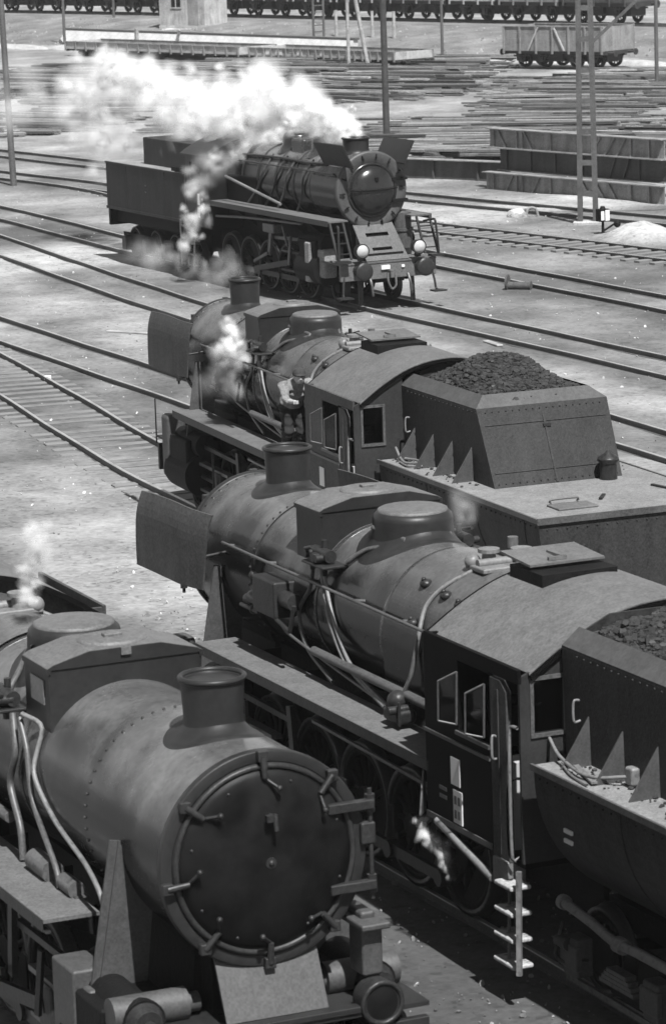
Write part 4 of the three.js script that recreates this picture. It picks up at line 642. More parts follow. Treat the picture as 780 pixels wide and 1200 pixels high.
  const ap = part('apron_plate', [plateXY([[-0.6, 0], [0.6, 0], [0.56, 1.2], [0.3, 1.19], [-0.3, 1.19], [-0.56, 1.2]], 0, 0.03, [rect(-0.3, 0.26, 0.32, 0.42), rect(-0.32, 0.32, 0.78, 0.9)]).rotateX(-0.0).rotateY(-PI / 2).applyMatrix4(new THREE.Matrix4().makeRotationZ(-Math.atan2(0.78, 0.8))).translate(-0.9, 1.32, 0)], M.dusty, t);
  part('front_platform', [box(-0.95, 0.2, 1.27, 1.31, -1.36, 1.36), box(-0.2, -0.1, 1.3, 1.9, -0.5, 0.5)], M.dusty, t);
  const bb = part('buffer_beam', [box(-0.93, -0.84, 0.86, 1.3, -1.36, 1.36, 0.012)], M.roof, t);
  part('number_light', [box(-0.98, -0.93, 1.1, 1.2, -0.22, 0.02), box(-0.97, -0.93, 1.12, 1.18, 0.36, 0.44)], M.white, bb);
  part('coupling_hook', [box(-1.15, -0.93, 1.0, 1.08, -0.05, 0.05), tube([[-1.1, 1.02, 0.1], [-1.14, 0.7, 0.1], [-1.1, 0.6, 0], [-1.1, 0.8, -0.1], [-1.08, 1.02, -0.1]], 0.03, 20), ...[-0.55, 0.55].map((z) => tube([[-0.93, 0.95, z], [-1.05, 0.75, z], [-1.0, 0.5, z + 0.05], [-0.96, 0.45, z + 0.08]], 0.035, 16))], M.steel, bb);
  part('air_pump', [cylY(1.5, 1.95, 0.27, 0.27, 0.1, 0.93, 20), cylY(1.98, 2.4, 0.25, 0.25, 0.1, 0.93, 20), cylY(1.93, 2.0, 0.3, 0.3, 0.1, 0.93, 20), cylY(2.4, 2.46, 0.2, 0.12, 0.1, 0.93, 20)], M.girderd, t);
}
{ // its box tender
  const [x, z] = at(1.22, -88.1, 25.4, -8.85), t = thing('tender', 'dark box tender behind the steaming engine at upper left', 'tender', x, z, R(116));
  const tank = part('tank', [box(0, 5.6, 1.66, 2.96, -1.4, 1.4, 0.02)], M.tenderg, t);
  part('tank_strap', [box(1.35, 1.4, 1.66, 2.95, -1.41, 1.41), box(4.1, 4.15, 1.66, 2.95, -1.41, 1.41), box(-0.02, 5.62, 1.6, 1.68, -1.42, 1.42), box(-0.02, 5.62, 2.93, 2.97, -1.42, 1.42)], M.tender, tank);
  part('mark', [box(2.66, 2.74, 2.42, 2.46, -1.43, 1.43), box(2.66, 2.74, 2.24, 2.28, -1.43, 1.43)], M.wagond, tank);
  part('deck', [box(0, 5.6, 2.97, 2.985, -1.4, 1.4)], M.girder, tank);
  part('coal_bunker', [box(0.2, 3.7, 2.98, 3.75, -1.0, 1.0, 0.03)], M.tender, t);
  part('deck_box', [box(0.35, 0.95, 2.98, 3.1, -1.35, -1.05), beam([0.0, 3.06, -1.38], [0.55, 3.0, -1.38], 0.08, 0.04)], M.under, tank);
  part('front_ladder', [beam([-0.12, 0.4, -1.4], [-0.12, 2.95, -1.4], 0.05, 0.05), beam([0.2, 0.4, -1.45], [0.2, 1.7, -1.45], 0.05, 0.05), ...[0.45, 0.8, 1.15, 1.5].map((y) => box(-0.12, 0.22, y, y + 0.04, -1.46, -1.3)), ...[2.0, 2.4, 2.75].map((y) => box(-0.25, -0.02, y, y + 0.06, -1.4, -1.2))], M.steel, t);
  for (const s of [1, -1]) for (const bx2 of [1.3, 4.2]) {
    const b = part('bogie', [plateXY([[bx2 - 1.2, 0.9], [bx2 + 1.2, 0.9], [bx2 + 1.05, 0.5], [bx2 + 0.45, 0.5], [bx2 + 0.3, 0.34], [bx2 - 0.3, 0.34], [bx2 - 0.45, 0.5], [bx2 - 1.05, 0.5]], s * 0.98, 0.06)], M.under, t);
    for (const d of [-0.75, 0.75]) { wheel(WG.tender, bx2 + d, s * 0.75, t, 0.1, 0.46); part('axle_box', [box(bx2 + d - 0.15, bx2 + d + 0.15, 0.42, 0.82, s * 1.0, s * 1.2, 0.03)], M.box, b); }
  }
  part('underframe', [box(-0.1, 5.7, 1.2, 1.6, -1.1, 1.1), box(0.2, 5.4, 0.7, 1.2, -0.5, 0.5), box(5.6, 5.75, 1.1, 1.6, -1.3, 1.3)], M.under, t);
}

// ------------------------------------------------------------------ steam
const steamMat = new THREE.MeshPhysicalMaterial({ name: 'steam', color: 0xececec, roughness: 1, specularIntensity: 0, transmission: 0.5, thickness: 0, transparent: true, vertexColors: true });
// spots: [x, y, z, radius, density]; every billow is a ball of soft wisps with its own light and shade
function steam(label, spots, seed, per = 16) {
  const r = rng(seed), pos = [], nor = [], col = [], idx = [], dir = () => { const z = 2 * r() - 1, a = r() * 2 * PI, q = Math.sqrt(1 - z * z); return V(q * Math.cos(a), z, q * Math.sin(a)); };
  for (const [x, y, z, rad, den] of spots) {
    const c = V(x, y, z);
    for (let k = 0; k < per; k++) {
      const n = dir(), p = c.clone().addScaledVector(n, rad * (0.35 + 0.4 * r())), s = rad * (0.4 + 0.35 * r()), f = V(0, 0.35, 1).addScaledVector(dir(), 0.55).normalize(), a = V(0, 1, 0).cross(f).normalize(), b = f.clone().cross(a), base = pos.length / 3, A = den * (0.5 + 0.5 * r());
      const put = (q, alpha) => { pos.push(q.x, q.y, q.z); const m = q.clone().sub(c).normalize().multiplyScalar(0.75).add(V(0.08, 0.62, 0.4)).normalize(); nor.push(m.x, m.y, m.z); col.push(1, 1, 1, alpha); };
      put(p, A);
      const N = 10, ph = r() * 6; for (let ring = 1; ring <= 3; ring++) for (let i = 0; i < N; i++) { const t = i / N * 2 * PI, w = s * ring / 3 * (1 + 0.14 * Math.sin(2 * t + ph) + 0.1 * Math.sin(3 * t + ph * 2)); put(p.clone().addScaledVector(a, w * Math.cos(t)).addScaledVector(b, w * Math.sin(t)).addScaledVector(f, -0.1 * s * ring * ring / 9), A * [0, 0.72, 0.26, 0][ring]); }
      for (let i = 0; i < N; i++) { const j = (i + 1) % N; idx.push(base, base + 1 + i, base + 1 + j); for (let q = 0; q < 2; q++) { const u = base + 1 + q * N; idx.push(u + i, u + N + i, u + j, u + j, u + N + i, u + N + j); } }
    }
  }
  const g = new THREE.BufferGeometry(); g.setAttribute('position', new THREE.Float32BufferAttribute(pos, 3)); g.setAttribute('normal', new THREE.Float32BufferAttribute(nor, 3)); g.setAttribute('color', new THREE.Float32BufferAttribute(col, 4)); g.setIndex(idx);
  const o = new THREE.Mesh(g, steamMat); o.name = numbered('steam_cloud'); o.castShadow = o.receiveShadow = true; o.userData = { kind: 'stuff', label, category: 'steam' }; scene.add(o); return o;
}
// along: polyline of [x, y, z, radius, density]
function along(path, n, seed, jit = 0.5) {
  const r = rng(seed), out = []; for (let i = 0; i < n; i++) { const t = (i + r() * 0.8) / n * (path.length - 1.001), k = Math.floor(t), f = t - k, a = path[k], b = path[k + 1], rad = lerp(a[3], b[3], f) * (0.6 + 0.7 * r()); out.push([lerp(a[0], b[0], f) + (r() - 0.5) * 2 * jit * a[3], lerp(a[1], b[1], f) + (r() - 0.5) * 2 * jit * a[3], lerp(a[2], b[2], f) + (r() - 0.5) * 2 * jit * a[3], rad, lerp(a[4], b[4], f)]); } return out;
}
{ // steam plumes of the yard (world places worked out from the engines that blow them)
  const trail = (q, k) => [[0.75, 4.45, -89.1, 0.36, 0.9], [0.4, 4.75, -89.9, 0.55, 0.85], [-0.6, 5.0, -92.05, 0.8, 0.75], [-1.8, 5.15, -94.6, 0.95, 0.7], [-2.9, 4.6, -96.9, 0.85, 0.62], [-3.7, 4.6, -98.6, 0.75, 0.55], [-4.6, 5.1, -100.4, 0.7, 0.5], [-5.64, 5.3, -102.47, 0.7, 0.4], [-6.48, 5.7, -104.2, 0.6, 0.28]].map(([x, y, z, r, d]) => [x, y - 0.14, z, r * q, d * k]);
  const fall = (q, k) => [[-6.6, 5.2, -104.5, 0.75, 0.34], [-7.3, 4.5, -106, 0.85, 0.44], [-6.7, 3.7, -104.7, 0.9, 0.44], [-5.9, 3.0, -103.0, 0.85, 0.3], [-5.3, 2.8, -101.8, 0.7, 0.16]].map(([x, y, z, r, d]) => [x, y, z, r * q, d * k]);
  const plume = [...along(trail(1, 0.95), 54, 11, 0.6), ...along(trail(0.5, 0.75), 110, 35, 2.0), ...along(fall(1, 0.8), 15, 12, 0.6), ...along(fall(0.5, 0.8), 34, 36, 1.9), ...along([[-0.9, 4.3, -92.8, 0.5, 0.5], [-1.6, 4.2, -93.9, 0.6, 0.6], [-2.2, 4.15, -95.0, 0.65, 0.65], [-2.7, 4.1, -96.1, 0.6, 0.6], [-3.2, 3.9, -97.0, 0.5, 0.4], [-2.9, 3.4, -95.0, 0.45, 0.34]], 44, 13, 0.9)];
  steam('thick white steam trailing from the chimney of the engine with lamps', plume, 21, 6);
  steam('faint drifting steam by the left edge near the tall post', along([[-8.4, 4.2, -108.2, 0.9, 0.1], [-9.3, 4.5, -110, 1.1, 0.14], [-10.2, 3.5, -111.8, 1.1, 0.12], [-10.6, 5, -112.6, 0.9, 0.06]], 12, 14), 22, 6);
  steam('steam jet leaking down past the cab ladder of the steaming engine', [...along([[-3.1, 3.3, -93.4, 0.4, 0.14], [-3.35, 2.5, -93.8, 0.34, 0.22], [-3.55, 1.6, -94.05, 0.26, 0.6], [-3.68, 1.0, -94.3, 0.24, 0.5]], 20, 15, 0.9), ...along([[-3.1, 3.5, -94.0, 0.4, 0.26], [-2.4, 3.6, -92.6, 0.35, 0.2]], 7, 16)], 23, 6);
  steam('thin low steam round the wheels of the steaming tender', [...along([[-3.3, 0.6, -93.8, 0.5, 0.12], [-4.2, 0.5, -95.8, 0.6, 0.1], [-5.4, 0.5, -98.2, 0.6, 0.1]], 12, 17), ...along([[-3.0, 0.5, -93.0, 0.5, 0.1], [-2.1, 0.6, -91.3, 0.5, 0.1]], 7, 18)], 24, 6);
  steam('steam puff beside the boiler of the worker engine', [...along([[-1.6, 3.75, -56.9, 0.2, 0.55], [-1.52, 3.5, -56.7, 0.22, 0.55], [-1.55, 3.1, -56.8, 0.25, 0.12], [-1.6, 2.7, -56.8, 0.3, 0.05]], 26, 19, 0.9), ...along([[-1.75, 3.0, -57.4, 0.35, 0.06], [-1.95, 2.6, -57.6, 0.35, 0.05]], 5, 20)], 25, 6);
  steam('thin wisp of steam over the cab roof at the left edge', along([[-3.11, 4.12, -34.2, 0.12, 0.6], [-3.09, 4.28, -34.2, 0.14, 0.55], [-3.03, 4.5, -34.15, 0.15, 0.42], [-3.0, 4.7, -34.0, 0.17, 0.34], [-2.93, 4.9, -33.9, 0.17, 0.2]], 15, 26, 0.35), 27, 6);
  steam('small steam leak above the driving wheels by the black cab', along([[0.78, 1.34, -35.1, 0.09, 0.6], [0.9, 1.26, -34.8, 0.11, 0.55], [1.02, 1.14, -34.5, 0.1, 0.4], [1.08, 1.0, -34.4, 0.1, 0.2]], 13, 28), 29, 6);
  steam('faint steam over the safety valves behind the round dome', along([[1.45, 4.1, -37.2, 0.14, 0.08], [1.43, 4.25, -37.3, 0.18, 0.07], [1.4, 4.4, -37.3, 0.2, 0.04]], 7, 30), 31, 6);
}

// ------------------------------------------------------------------ the worker on the running board
{
  const person = new THREE.Group(); person.name = 'person'; person.position.copy(locoC.position); person.rotation.copy(locoC.rotation);
  person.userData = { label: 'worker in pale shirt and dark cap leaning towards the cab front', category: 'person' }; scene.add(person);
  const cap = (a, b, r1, r2) => (p) => { const ab = [b[0] - a[0], b[1] - a[1], b[2] - a[2]], ap = [p[0] - a[0], p[1] - a[1], p[2] - a[2]], t = clamp((ap[0] * ab[0] + ap[1] * ab[1] + ap[2] * ab[2]) / (ab[0] ** 2 + ab[1] ** 2 + ab[2] ** 2 + 1e-9), 0, 1); return Math.hypot(ap[0] - t * ab[0], ap[1] - t * ab[1], ap[2] - t * ab[2]) - lerp(r1, r2, t); };
  const ell = (c, r) => (p) => { const k = Math.hypot((p[0] - c[0]) / r[0], (p[1] - c[1]) / r[1], (p[2] - c[2]) / r[2]); return (k - 1) * Math.min(...r); };
  const blend = (fs, k) => (p) => { let d = fs[0](p); for (let i = 1; i < fs.length; i++) { const e = fs[i](p), h = clamp(0.5 + 0.5 * (e - d) / k, 0, 1); d = lerp(e, d, h) - k * h * (1 - h); } return d; };
  function march(f, lo, hi, res) {
    const mc = new MarchingCubes(res, new THREE.MeshStandardMaterial(), false, false, 60000); mc.isolation = 0;
    const c = lo.map((v, i) => (v + hi[i]) / 2), h = Math.max(...lo.map((v, i) => (hi[i] - v) / 2)), half = res / 2;
    for (let k = 0; k < res; k++) for (let j = 0; j < res; j++) for (let i = 0; i < res; i++) mc.field[i + j * res + k * res * res] = -f([c[0] + (i - half) / half * h, c[1] + (j - half) / half * h, c[2] + (k - half) / half * h]);
    mc.update();
    const n = mc.count, pos = new Float32Array(n * 3), nor = new Float32Array(n * 3), e = 0.004;
    for (let i = 0; i < n; i++) { const p = [0, 1, 2].map((a) => mc.positionArray[i * 3 + a] * h + c[a]); pos.set(p, i * 3); const g = [0, 1, 2].map((a) => { const u = [...p], v = [...p]; u[a] += e; v[a] -= e; return f(u) - f(v); }), l = Math.hypot(...g) || 1; nor.set(g.map((q) => q / l), i * 3); }
    for (let t = 0; t + 2 < n; t += 3) { const q = (i) => V(pos[(t + i) * 3], pos[(t + i) * 3 + 1], pos[(t + i) * 3 + 2]), fn = q(1).sub(q(0)).cross(q(2).sub(q(0))); if (fn.x * nor[t * 3] + fn.y * nor[t * 3 + 1] + fn.z * nor[t * 3 + 2] < 0) for (const A of [pos, nor]) for (let a = 0; a < 3; a++) { const s = A[(t + 1) * 3 + a]; A[(t + 1) * 3 + a] = A[(t + 2) * 3 + a]; A[(t + 2) * 3 + a] = s; } }
    const g = new THREE.BufferGeometry(); g.setAttribute('position', new THREE.BufferAttribute(pos, 3)); g.setAttribute('normal', new THREE.BufferAttribute(nor, 3)); return boxUV(g);
  }
  // joints (x towards the cab, y up, z out from the boiler)
  const hipL = [5.58, 2.94, 1.24], hipR = [5.6, 2.94, 1.06], kneeL = [5.72, 2.54, 1.27], kneeR = [5.78, 2.55, 1.05], ankL = [5.5, 2.17, 1.26], ankR = [5.66, 2.17, 1.05];
  const chest = [5.8, 3.22, 1.15], neck = [5.96, 3.36, 1.15], head = [6.05, 3.46, 1.16], shL = [5.86, 3.29, 1.36], shR = [5.9, 3.3, 0.96], elL = [6.08, 3.1, 1.42], elR = [6.15, 3.12, 1.0], haL = [6.38, 3.12, 1.38], haR = [6.42, 3.18, 1.1];
  const bodyF = blend([ell(head, [0.1, 0.12, 0.08]), ell([6.11, 3.42, 1.17], [0.05, 0.06, 0.055]), cap([6.15, 3.45, 1.175], [6.165, 3.43, 1.178], 0.013, 0.016), cap(neck, head, 0.06, 0.055), ell([6.03, 3.46, 1.245], [0.022, 0.035, 0.012]), ell([6.05, 3.46, 1.075], [0.022, 0.035, 0.012]),
    cap([5.6, 2.96, 1.15], chest, 0.11, 0.13), cap(shL, elL, 0.055, 0.045), cap(shR, elR, 0.055, 0.045), cap(elL, haL, 0.045, 0.03), cap(elR, haR, 0.045, 0.03), cap(shL, shR, 0.07, 0.07), cap(hipL, kneeL, 0.06, 0.045), cap(hipR, kneeR, 0.06, 0.045), cap(kneeL, ankL, 0.042, 0.032), cap(kneeR, ankR, 0.042, 0.032)], 0.03);
  const hand = (h, d, s) => { // palm, four curled fingers, thumb from the side
    const o = (x, y, z) => [h[0] + x, h[1] + y * s, h[2] + z], fs = [cap(o(-0.02, 0, 0), o(0.05, 0.005, 0), 0.026, 0.03)];
    [[-0.033, 0.062], [-0.011, 0.075], [0.011, 0.07], [0.032, 0.055]].forEach(([z, l]) => { fs.push(cap(o(0.05, 0.01, z), o(0.05 + l * 0.6, 0.02, z), 0.0095, 0.009), cap(o(0.05 + l * 0.6, 0.02, z), o(0.05 + l * 0.75, -0.02, z), 0.009, 0.008)); });
    fs.push(cap(o(0.0, 0, 0.028 * d), o(0.04, -0.02, 0.05 * d), 0.012, 0.011), cap(o(0.04, -0.02, 0.05 * d), o(0.07, -0.03, 0.035 * d), 0.011, 0.009));
    return march(blend(fs, 0.006), [h[0] - 0.07, h[1] - 0.11, h[2] - 0.11], [h[0] + 0.15, h[1] + 0.11, h[2] + 0.11], 64);
  };
  const bodyParts = [march(bodyF, [5.2, 2.1, 0.55], [6.7, 3.65, 1.75], 120), hand(haL, -1, 1), hand(haR, 1, 1)];
  bodyParts.forEach(smooth);
  part('body', bodyParts, M.skin, person);
  const eyes = []; for (const z of [1.135, 1.205]) eyes.push(new THREE.SphereGeometry(0.011, 8, 6).translate(6.137, 3.475, z)); part('eye', eyes, M.under, person);
  const shirtF = blend([cap([5.6, 2.98, 1.15], chest, 0.165, 0.185), cap(shL, shR, 0.085, 0.085), cap(shL, elL, 0.075, 0.065), cap(shR, elR, 0.075, 0.065), cap(elL, [6.2, 3.11, 1.4], 0.062, 0.055), cap(chest, neck, 0.12, 0.075)], 0.05);
  const wrinkle = (f, k) => (p) => f(p) + k * (vnoise(p[0] * 22, p[1] * 14 + p[2] * 17, 700) - 0.5) + k * 0.6 * Math.sin((p[1] + p[0] * 0.6) * 55);
  part('shirt', smooth(march(wrinkle(shirtF, 0.014), [5.2, 2.6, 0.6], [6.5, 3.6, 1.7], 90)), M.shirt, person);
  const trF = blend([cap([5.57, 2.98, 1.15], [5.6, 2.9, 1.15], 0.165, 0.16), cap(hipL, kneeL, 0.11, 0.085), cap(hipR, kneeR, 0.11, 0.085), cap(kneeL, ankL, 0.085, 0.075), cap(kneeR, ankR, 0.085, 0.075)], 0.04);
  part('trousers', smooth(march(wrinkle(trF, 0.012), [5.2, 2.1, 0.7], [6.2, 3.2, 1.6], 90)), M.trousers, person);
  const bootF = (a) => blend([cap(a, [a[0], a[1] - 0.04, a[2]], 0.062, 0.05), cap([a[0] - 0.03, a[1] - 0.045, a[2]], [a[0] + 0.17, a[1] - 0.05, a[2]], 0.045, 0.036)], 0.03);
  part('boot', [ankL, ankR].map((a) => smooth(march(bootF(a), [a[0] - 0.15, a[1] - 0.15, a[2] - 0.15], [a[0] + 0.25, a[1] + 0.15, a[2] + 0.15], 40))), M.under, person);
  part('cap', [smooth(march(blend([ell([6.03, 3.51, 1.16], [0.125, 0.085, 0.105]), ell([6.13, 3.485, 1.165], [0.075, 0.016, 0.075])], 0.02), [5.85, 3.35, 0.95], [6.3, 3.65, 1.4], 60))], M.cloth, person);
  whole('cleaning_rag', [new THREE.SphereGeometry(0.04, 12, 10).scale(1.2, 0.6, 0.9).translate(0, 0, 0), new THREE.SphereGeometry(0.03, 10, 8).scale(0.7, 1.8, 0.8).translate(0.03, -0.07, 0.02)], M.white, 'white rag held in the hand of the worker', 'rag').position.copy(V(6.47, 3.2, 1.12).applyEuler(locoC.rotation).add(locoC.position));
}

// ------------------------------------------------------------------ tools left on the tender ledges
{
  const f = whole('fire_iron', [tube([[-0.35, 0.17, -0.06], [0, 0.08, 0.02], [0.55, 0.05, 0.1], [0.85, 0.06, 0.05], [1.1, 0.1, -0.15]], 0.018, 40), box(1.05, 1.2, 0.02, 0.2, -0.22, -0.12, 0.03), tube([[0.1, 0.03, 0.05], [0.5, 0.02, 0.16], [0.9, 0.02, 0.2]], 0.012, 20), beam([0.2, 0.02, -0.05], [0.9, 0.03, 0.12], 0.06, 0.02)], M.pipe, 'bent iron rod with a hammer head on the tender ledge', 'tool');
  f.position.copy(V(0.1, 2.59, 1.22).applyEuler(tenderB.rotation).add(tenderB.position)); f.rotation.copy(tenderB.rotation);
  const h = whole('coil_of_pipe', [tube([[-0.3, 0.16, 0], [0, 0.06, 0.06], [0.3, 0.03, 0.1], [0.55, 0.05, -0.05], [0.2, 0.04, -0.1], [-0.1, 0.04, 0.04]], 0.02, 40), tube([[0.1, 0.02, 0.12], [0.5, 0.02, 0.16], [0.7, 0.03, 0.0]], 0.016, 20)], M.pipe, 'bent pipe lying on the tank ledge beside the coal bunker', 'pipe');
  h.position.copy(V(0.3, 2.59, 1.2).applyEuler(tenderC.rotation).add(tenderC.position)); h.rotation.copy(tenderC.rotation);
}

// ------------------------------------------------------------------ girders, mast, posts, signal, spool
function girder(name, label, x, z, deg, L, y0, y1, w, m, seed, ribs) {
  const t = thing(name, label, 'girder', x, z, R(deg) - PI / 2, 'old bridge girders stacked by the yard', y0); const h = y1 - y0, r = rng(seed);
  part('web', [box(0, L, 0.03, h - 0.03, -0.02, 0.02)], m, t);
  part('flange', box(-0.02, L + 0.02, h - 0.035, h, -w, w), M.girder, t); part('flange', box(-0.02, L + 0.02, 0, 0.035, -w, w), M.girder, t);
  part('angle_iron', [box(0, L, h - 0.12, h - 0.035, 0.02, 0.035), box(0, L, 0.035, 0.12, 0.02, 0.035), box(0, L, 0.036, 0.05, 0.02, 0.12)], m, t);
  for (const [q, s] of ribs) part('stiffener', [beam([q, 0.05, 0.06], [q + s, h - 0.05, 0.06], 0.07, 0.07)], m, t);
  return t;
}
{
  const V1 = [[0.25, 0], [0.9, -0.42], [1.5, 0], [1.8, 0.0], [2.3, -0.42], [3.3, 0], [5.4, 0.5], [6.1, 0.5], [6.7, 0.45], [7.4, 0], [8.3, 0]];
  // far end at the left, running towards the camera at the right
  girder('bridge_girder', 'top grey girder of the stack behind the lattice mast', 5.86, -119.2, 36 + 0, 9.0, 1.44, 2.13, 0.2, M.girder, 1, V1);
  girder('bridge_girder', 'dark recessed girder in the middle of the stack', 6.2, -119.2, 36, 8.6, 0.66, 1.43, 0.17, M.girderd, 2, [[0.4, 0], [1.7, 0], [3, 0], [4.4, 0], [5.8, 0.3], [6.5, 0.3], [7.3, 0]]);
  girder('bridge_girder', 'bottom half-buried girder of the stack', 5.7, -119.1, 36, 9.2, -0.05, 0.64, 0.22, M.girder, 3, V1.map(([a, b]) => [a + 0.2, -b]));
  girder('bridge_girder', 'long low dark girder just left of the stacked ones', 0.2, -126.6, 50, 8.4, -0.02, 0.75, 0.22, M.girderd, 4, [[1, 0], [3, 0], [5, 0], [7, 0]]);
  girder('bridge_girder', 'girder standing further back, cut by the right edge', 11.55, -113.3, 36, 7, 0, 1.9, 0.25, M.girderd, 5, [[0.3, 0], [1.2, 0.5], [2.2, 0]]);
}
function latticeMast(label, x, z, turn, arm) {
  const t = thing('lattice_mast', label, 'mast', x, z, turn); const H = 9;
  for (const s of [-1, 1]) { const leg = part('leg', [beam([s * 0.24, 0.1, 0], [s * 0.17, H, 0], 0.14, 0.05), beam([s * 0.24, 0.1, 0.07], [s * 0.17, H, 0.07], 0.02, 0.16), beam([s * 0.24, 0.1, -0.07], [s * 0.17, H, -0.07], 0.02, 0.16)], M.mast, t); }
  for (let y = 0.9; y < H; y += 0.95) { const w = lerp(0.25, 0.16, y / H); part('batten', [box(-w, w, y, y + 0.16, -0.075, -0.06), box(-w, w, y, y + 0.16, 0.06, 0.075)], M.mast, t); }
  part('footing', [box(-0.45, 0.45, -0.1, 0.12, -0.3, 0.3, 0.03)], M.concrete, t);
  part('bracket_arm', [beam([0.15, 5.55, 0], [1.75, 7.0, 0], 0.1, 0.1), beam([-0.2, 7.0, 0], [4.2, 7.05, 0], 0.08, 0.1)], M.mast, t);
  return t;
}
latticeMast('grey lattice catenary mast standing before the stacked girders', 8.2, -106.5, -0.15);
function post(name, label, x, z, h, r, m, lean = 0, y = 0, cat = 'post', group) { const t = whole(name, [cylY(-0.3, h, r, r * 0.8, 0, 0, 12)], m, label, cat, group); t.position.set(x, y, z); t.rotation.z = lean; return t; }
post('tall_post', 'tall dark post rising behind the engine with lamps', 2.66, -139, 9.5, 0.14, M.pole);
post('tall_post', 'tall dark post at the left edge', -11.29, -126.2, 12, 0.12, M.mast, 0.02);
post('thin_post', 'thin grey post at the end of the white ramp at upper left', -16.61, -228.3, 6, 0.1, M.mast);
post('thin_post', 'thin post on the bank left of the wooden hut', -14.3, -245.3, 4, 0.1, M.mast, 0, 0.9);
post('thin_post', 'slim upright post beside the leaning pale post', 1.66, -187.6, 7, 0.1, M.polel);
post('leaning_post', 'pale post leaning to the left at the top middle', 2.75, -187.1, 7, 0.12, M.polel, 0.16);
post('thin_post', 'thin post between the open wagon and the flat wagon', 7.08, -197.2, 6, 0.09, M.mast);
post('thin_post', 'thin pale post near the right edge in front of the far wagons', 16.4, -168, 8, 0.1, M.mast);
[[3.4, -213.6], [4.7, -212], [1.2, -216.5]].forEach(([x, z], i) => post('fence_stub', ['short stub post on the bank right of the tall dark post', 'rightmost stub post on the bank beside the thin post', 'leftmost stub post on the bank'][i], x, z, 1.6, 0.12, M.polel, 0, 0.6));
{ // two-legged ladder post by the leaning post
  const t = thing('signal_ladder', 'ladder-like double post on the bank at the top middle', 'ladder', 0.1, -214, 0.4, undefined, 0.7);
  part('upright', [box(-0.4, -0.28, 0, 3, -0.05, 0.05), box(0.28, 0.4, 0, 3, -0.05, 0.05)], M.mast, t); for (let k = 0; k < 7; k++) part('rung', [box(-0.3, 0.3, 0.3 + k * 0.4, 0.36 + k * 0.4, -0.03, 0.03)], M.mast, t);
}
{ // dwarf signal: lantern with white panes on a lever stand
  const t = thing('dwarf_signal', 'small dwarf signal with white panes near the right edge', 'signal', 8.42, -103.6, 0.5);
  part('stand', [cylY(0, 0.42, 0.05, 0.04, 0, 0, 10), box(-0.25, 0.3, 0, 0.06, -0.12, 0.12), beam([0.0, 0.1, 0], [0.42, 0.34, 0.1], 0.05, 0.05), new THREE.SphereGeometry(0.11, 10, 8).translate(0.45, 0.3, 0.1)], M.under, t);
  const l = part('lantern', [box(-0.17, 0.17, 0.4, 0.78, -0.14, 0.14, 0.02), cylY(0.78, 0.86, 0.1, 0.06, 0, 0, 10)], M.under, t);
  part('white_pane', [box(-0.15, -0.04, 0.45, 0.72, 0.142, 0.15), box(0.0, 0.15, 0.43, 0.75, 0.142, 0.15)], M.white, l);
}
{ const t = thing('iron_spool', 'flanged iron pipe piece lying on the bare ground at right', 'pipe piece', 4.85, -90.85, -0.35, undefined, 0.12);
  part('pipe', [cylX(0, 0.62, 0.11, 0.11, 0.0, 0, 20)], M.girderd, t); part('flange', cylX(-0.05, 0, 0.21, 0.21, 0.08, 0, 24), M.girderd, t); part('collar', cylX(0.6, 0.63, 0.13, 0.13, 0, 0, 20), M.girderd, t); }
{ const t = thing('pale_rock', 'pale rock with a bent hoop beside it near the mast', 'rock', 6.15, -109.1, 0.4);
  const g = new THREE.IcosahedronGeometry(0.26, 2), p = g.attributes.position; for (let i = 0; i < p.count; i++) { const k = 0.75 + 0.5 * fbm(p.getX(i) * 6 + 9, p.getY(i) * 6 + p.getZ(i) * 5, 55, 3); p.setXYZ(i, p.getX(i) * k * 1.3, p.getY(i) * k * 0.8 + 0.12, p.getZ(i) * k); } g.computeVertexNormals();
  part('stone', g, M.ash, t); part('hoop', tube([[0.25, 0, 0.1], [0.35, 0.3, 0.1], [0.6, 0.28, 0.12], [0.68, 0, 0.15]], 0.045, 20), M.girder, t); }
{ // bare plank ends and offcuts on the ground
  const r = rng(41); [[-4.9, -84.6, 1.3, 'pale plank lying between the tracks at left'], [-7.3, -101.5, 1.0, 'short pale plank at the left behind the tracks'], [3.9, -80.5, 0.9, 'plank offcut on the bare ground right of centre'], [-6.33, -76.9, 0.16, 'small white chalky block beside the rail at left']].forEach(([x, z, L, l], i) => { const o = whole('loose_plank', [box(-L / 2, L / 2, 0, i === 3 ? 0.1 : 0.05, -0.08, 0.08, 0.02)], i === 3 ? M.white : M.polel, l, i === 3 ? 'block' : 'plank'); o.position.set(x, i === 3 ? 0.05 : 0.02, z); o.rotation.y = r() * 3; });
  post('marker_rod', 'thin dark rod standing in the ground behind the nearest engine', -2.6, -42.5, 0.62, 0.025, M.under); post('marker_rod', 'thin rod on the front corner of the worker engine', -3.1, -60.6, 0.5, 0.014, M.under, 0, 1.55);
}

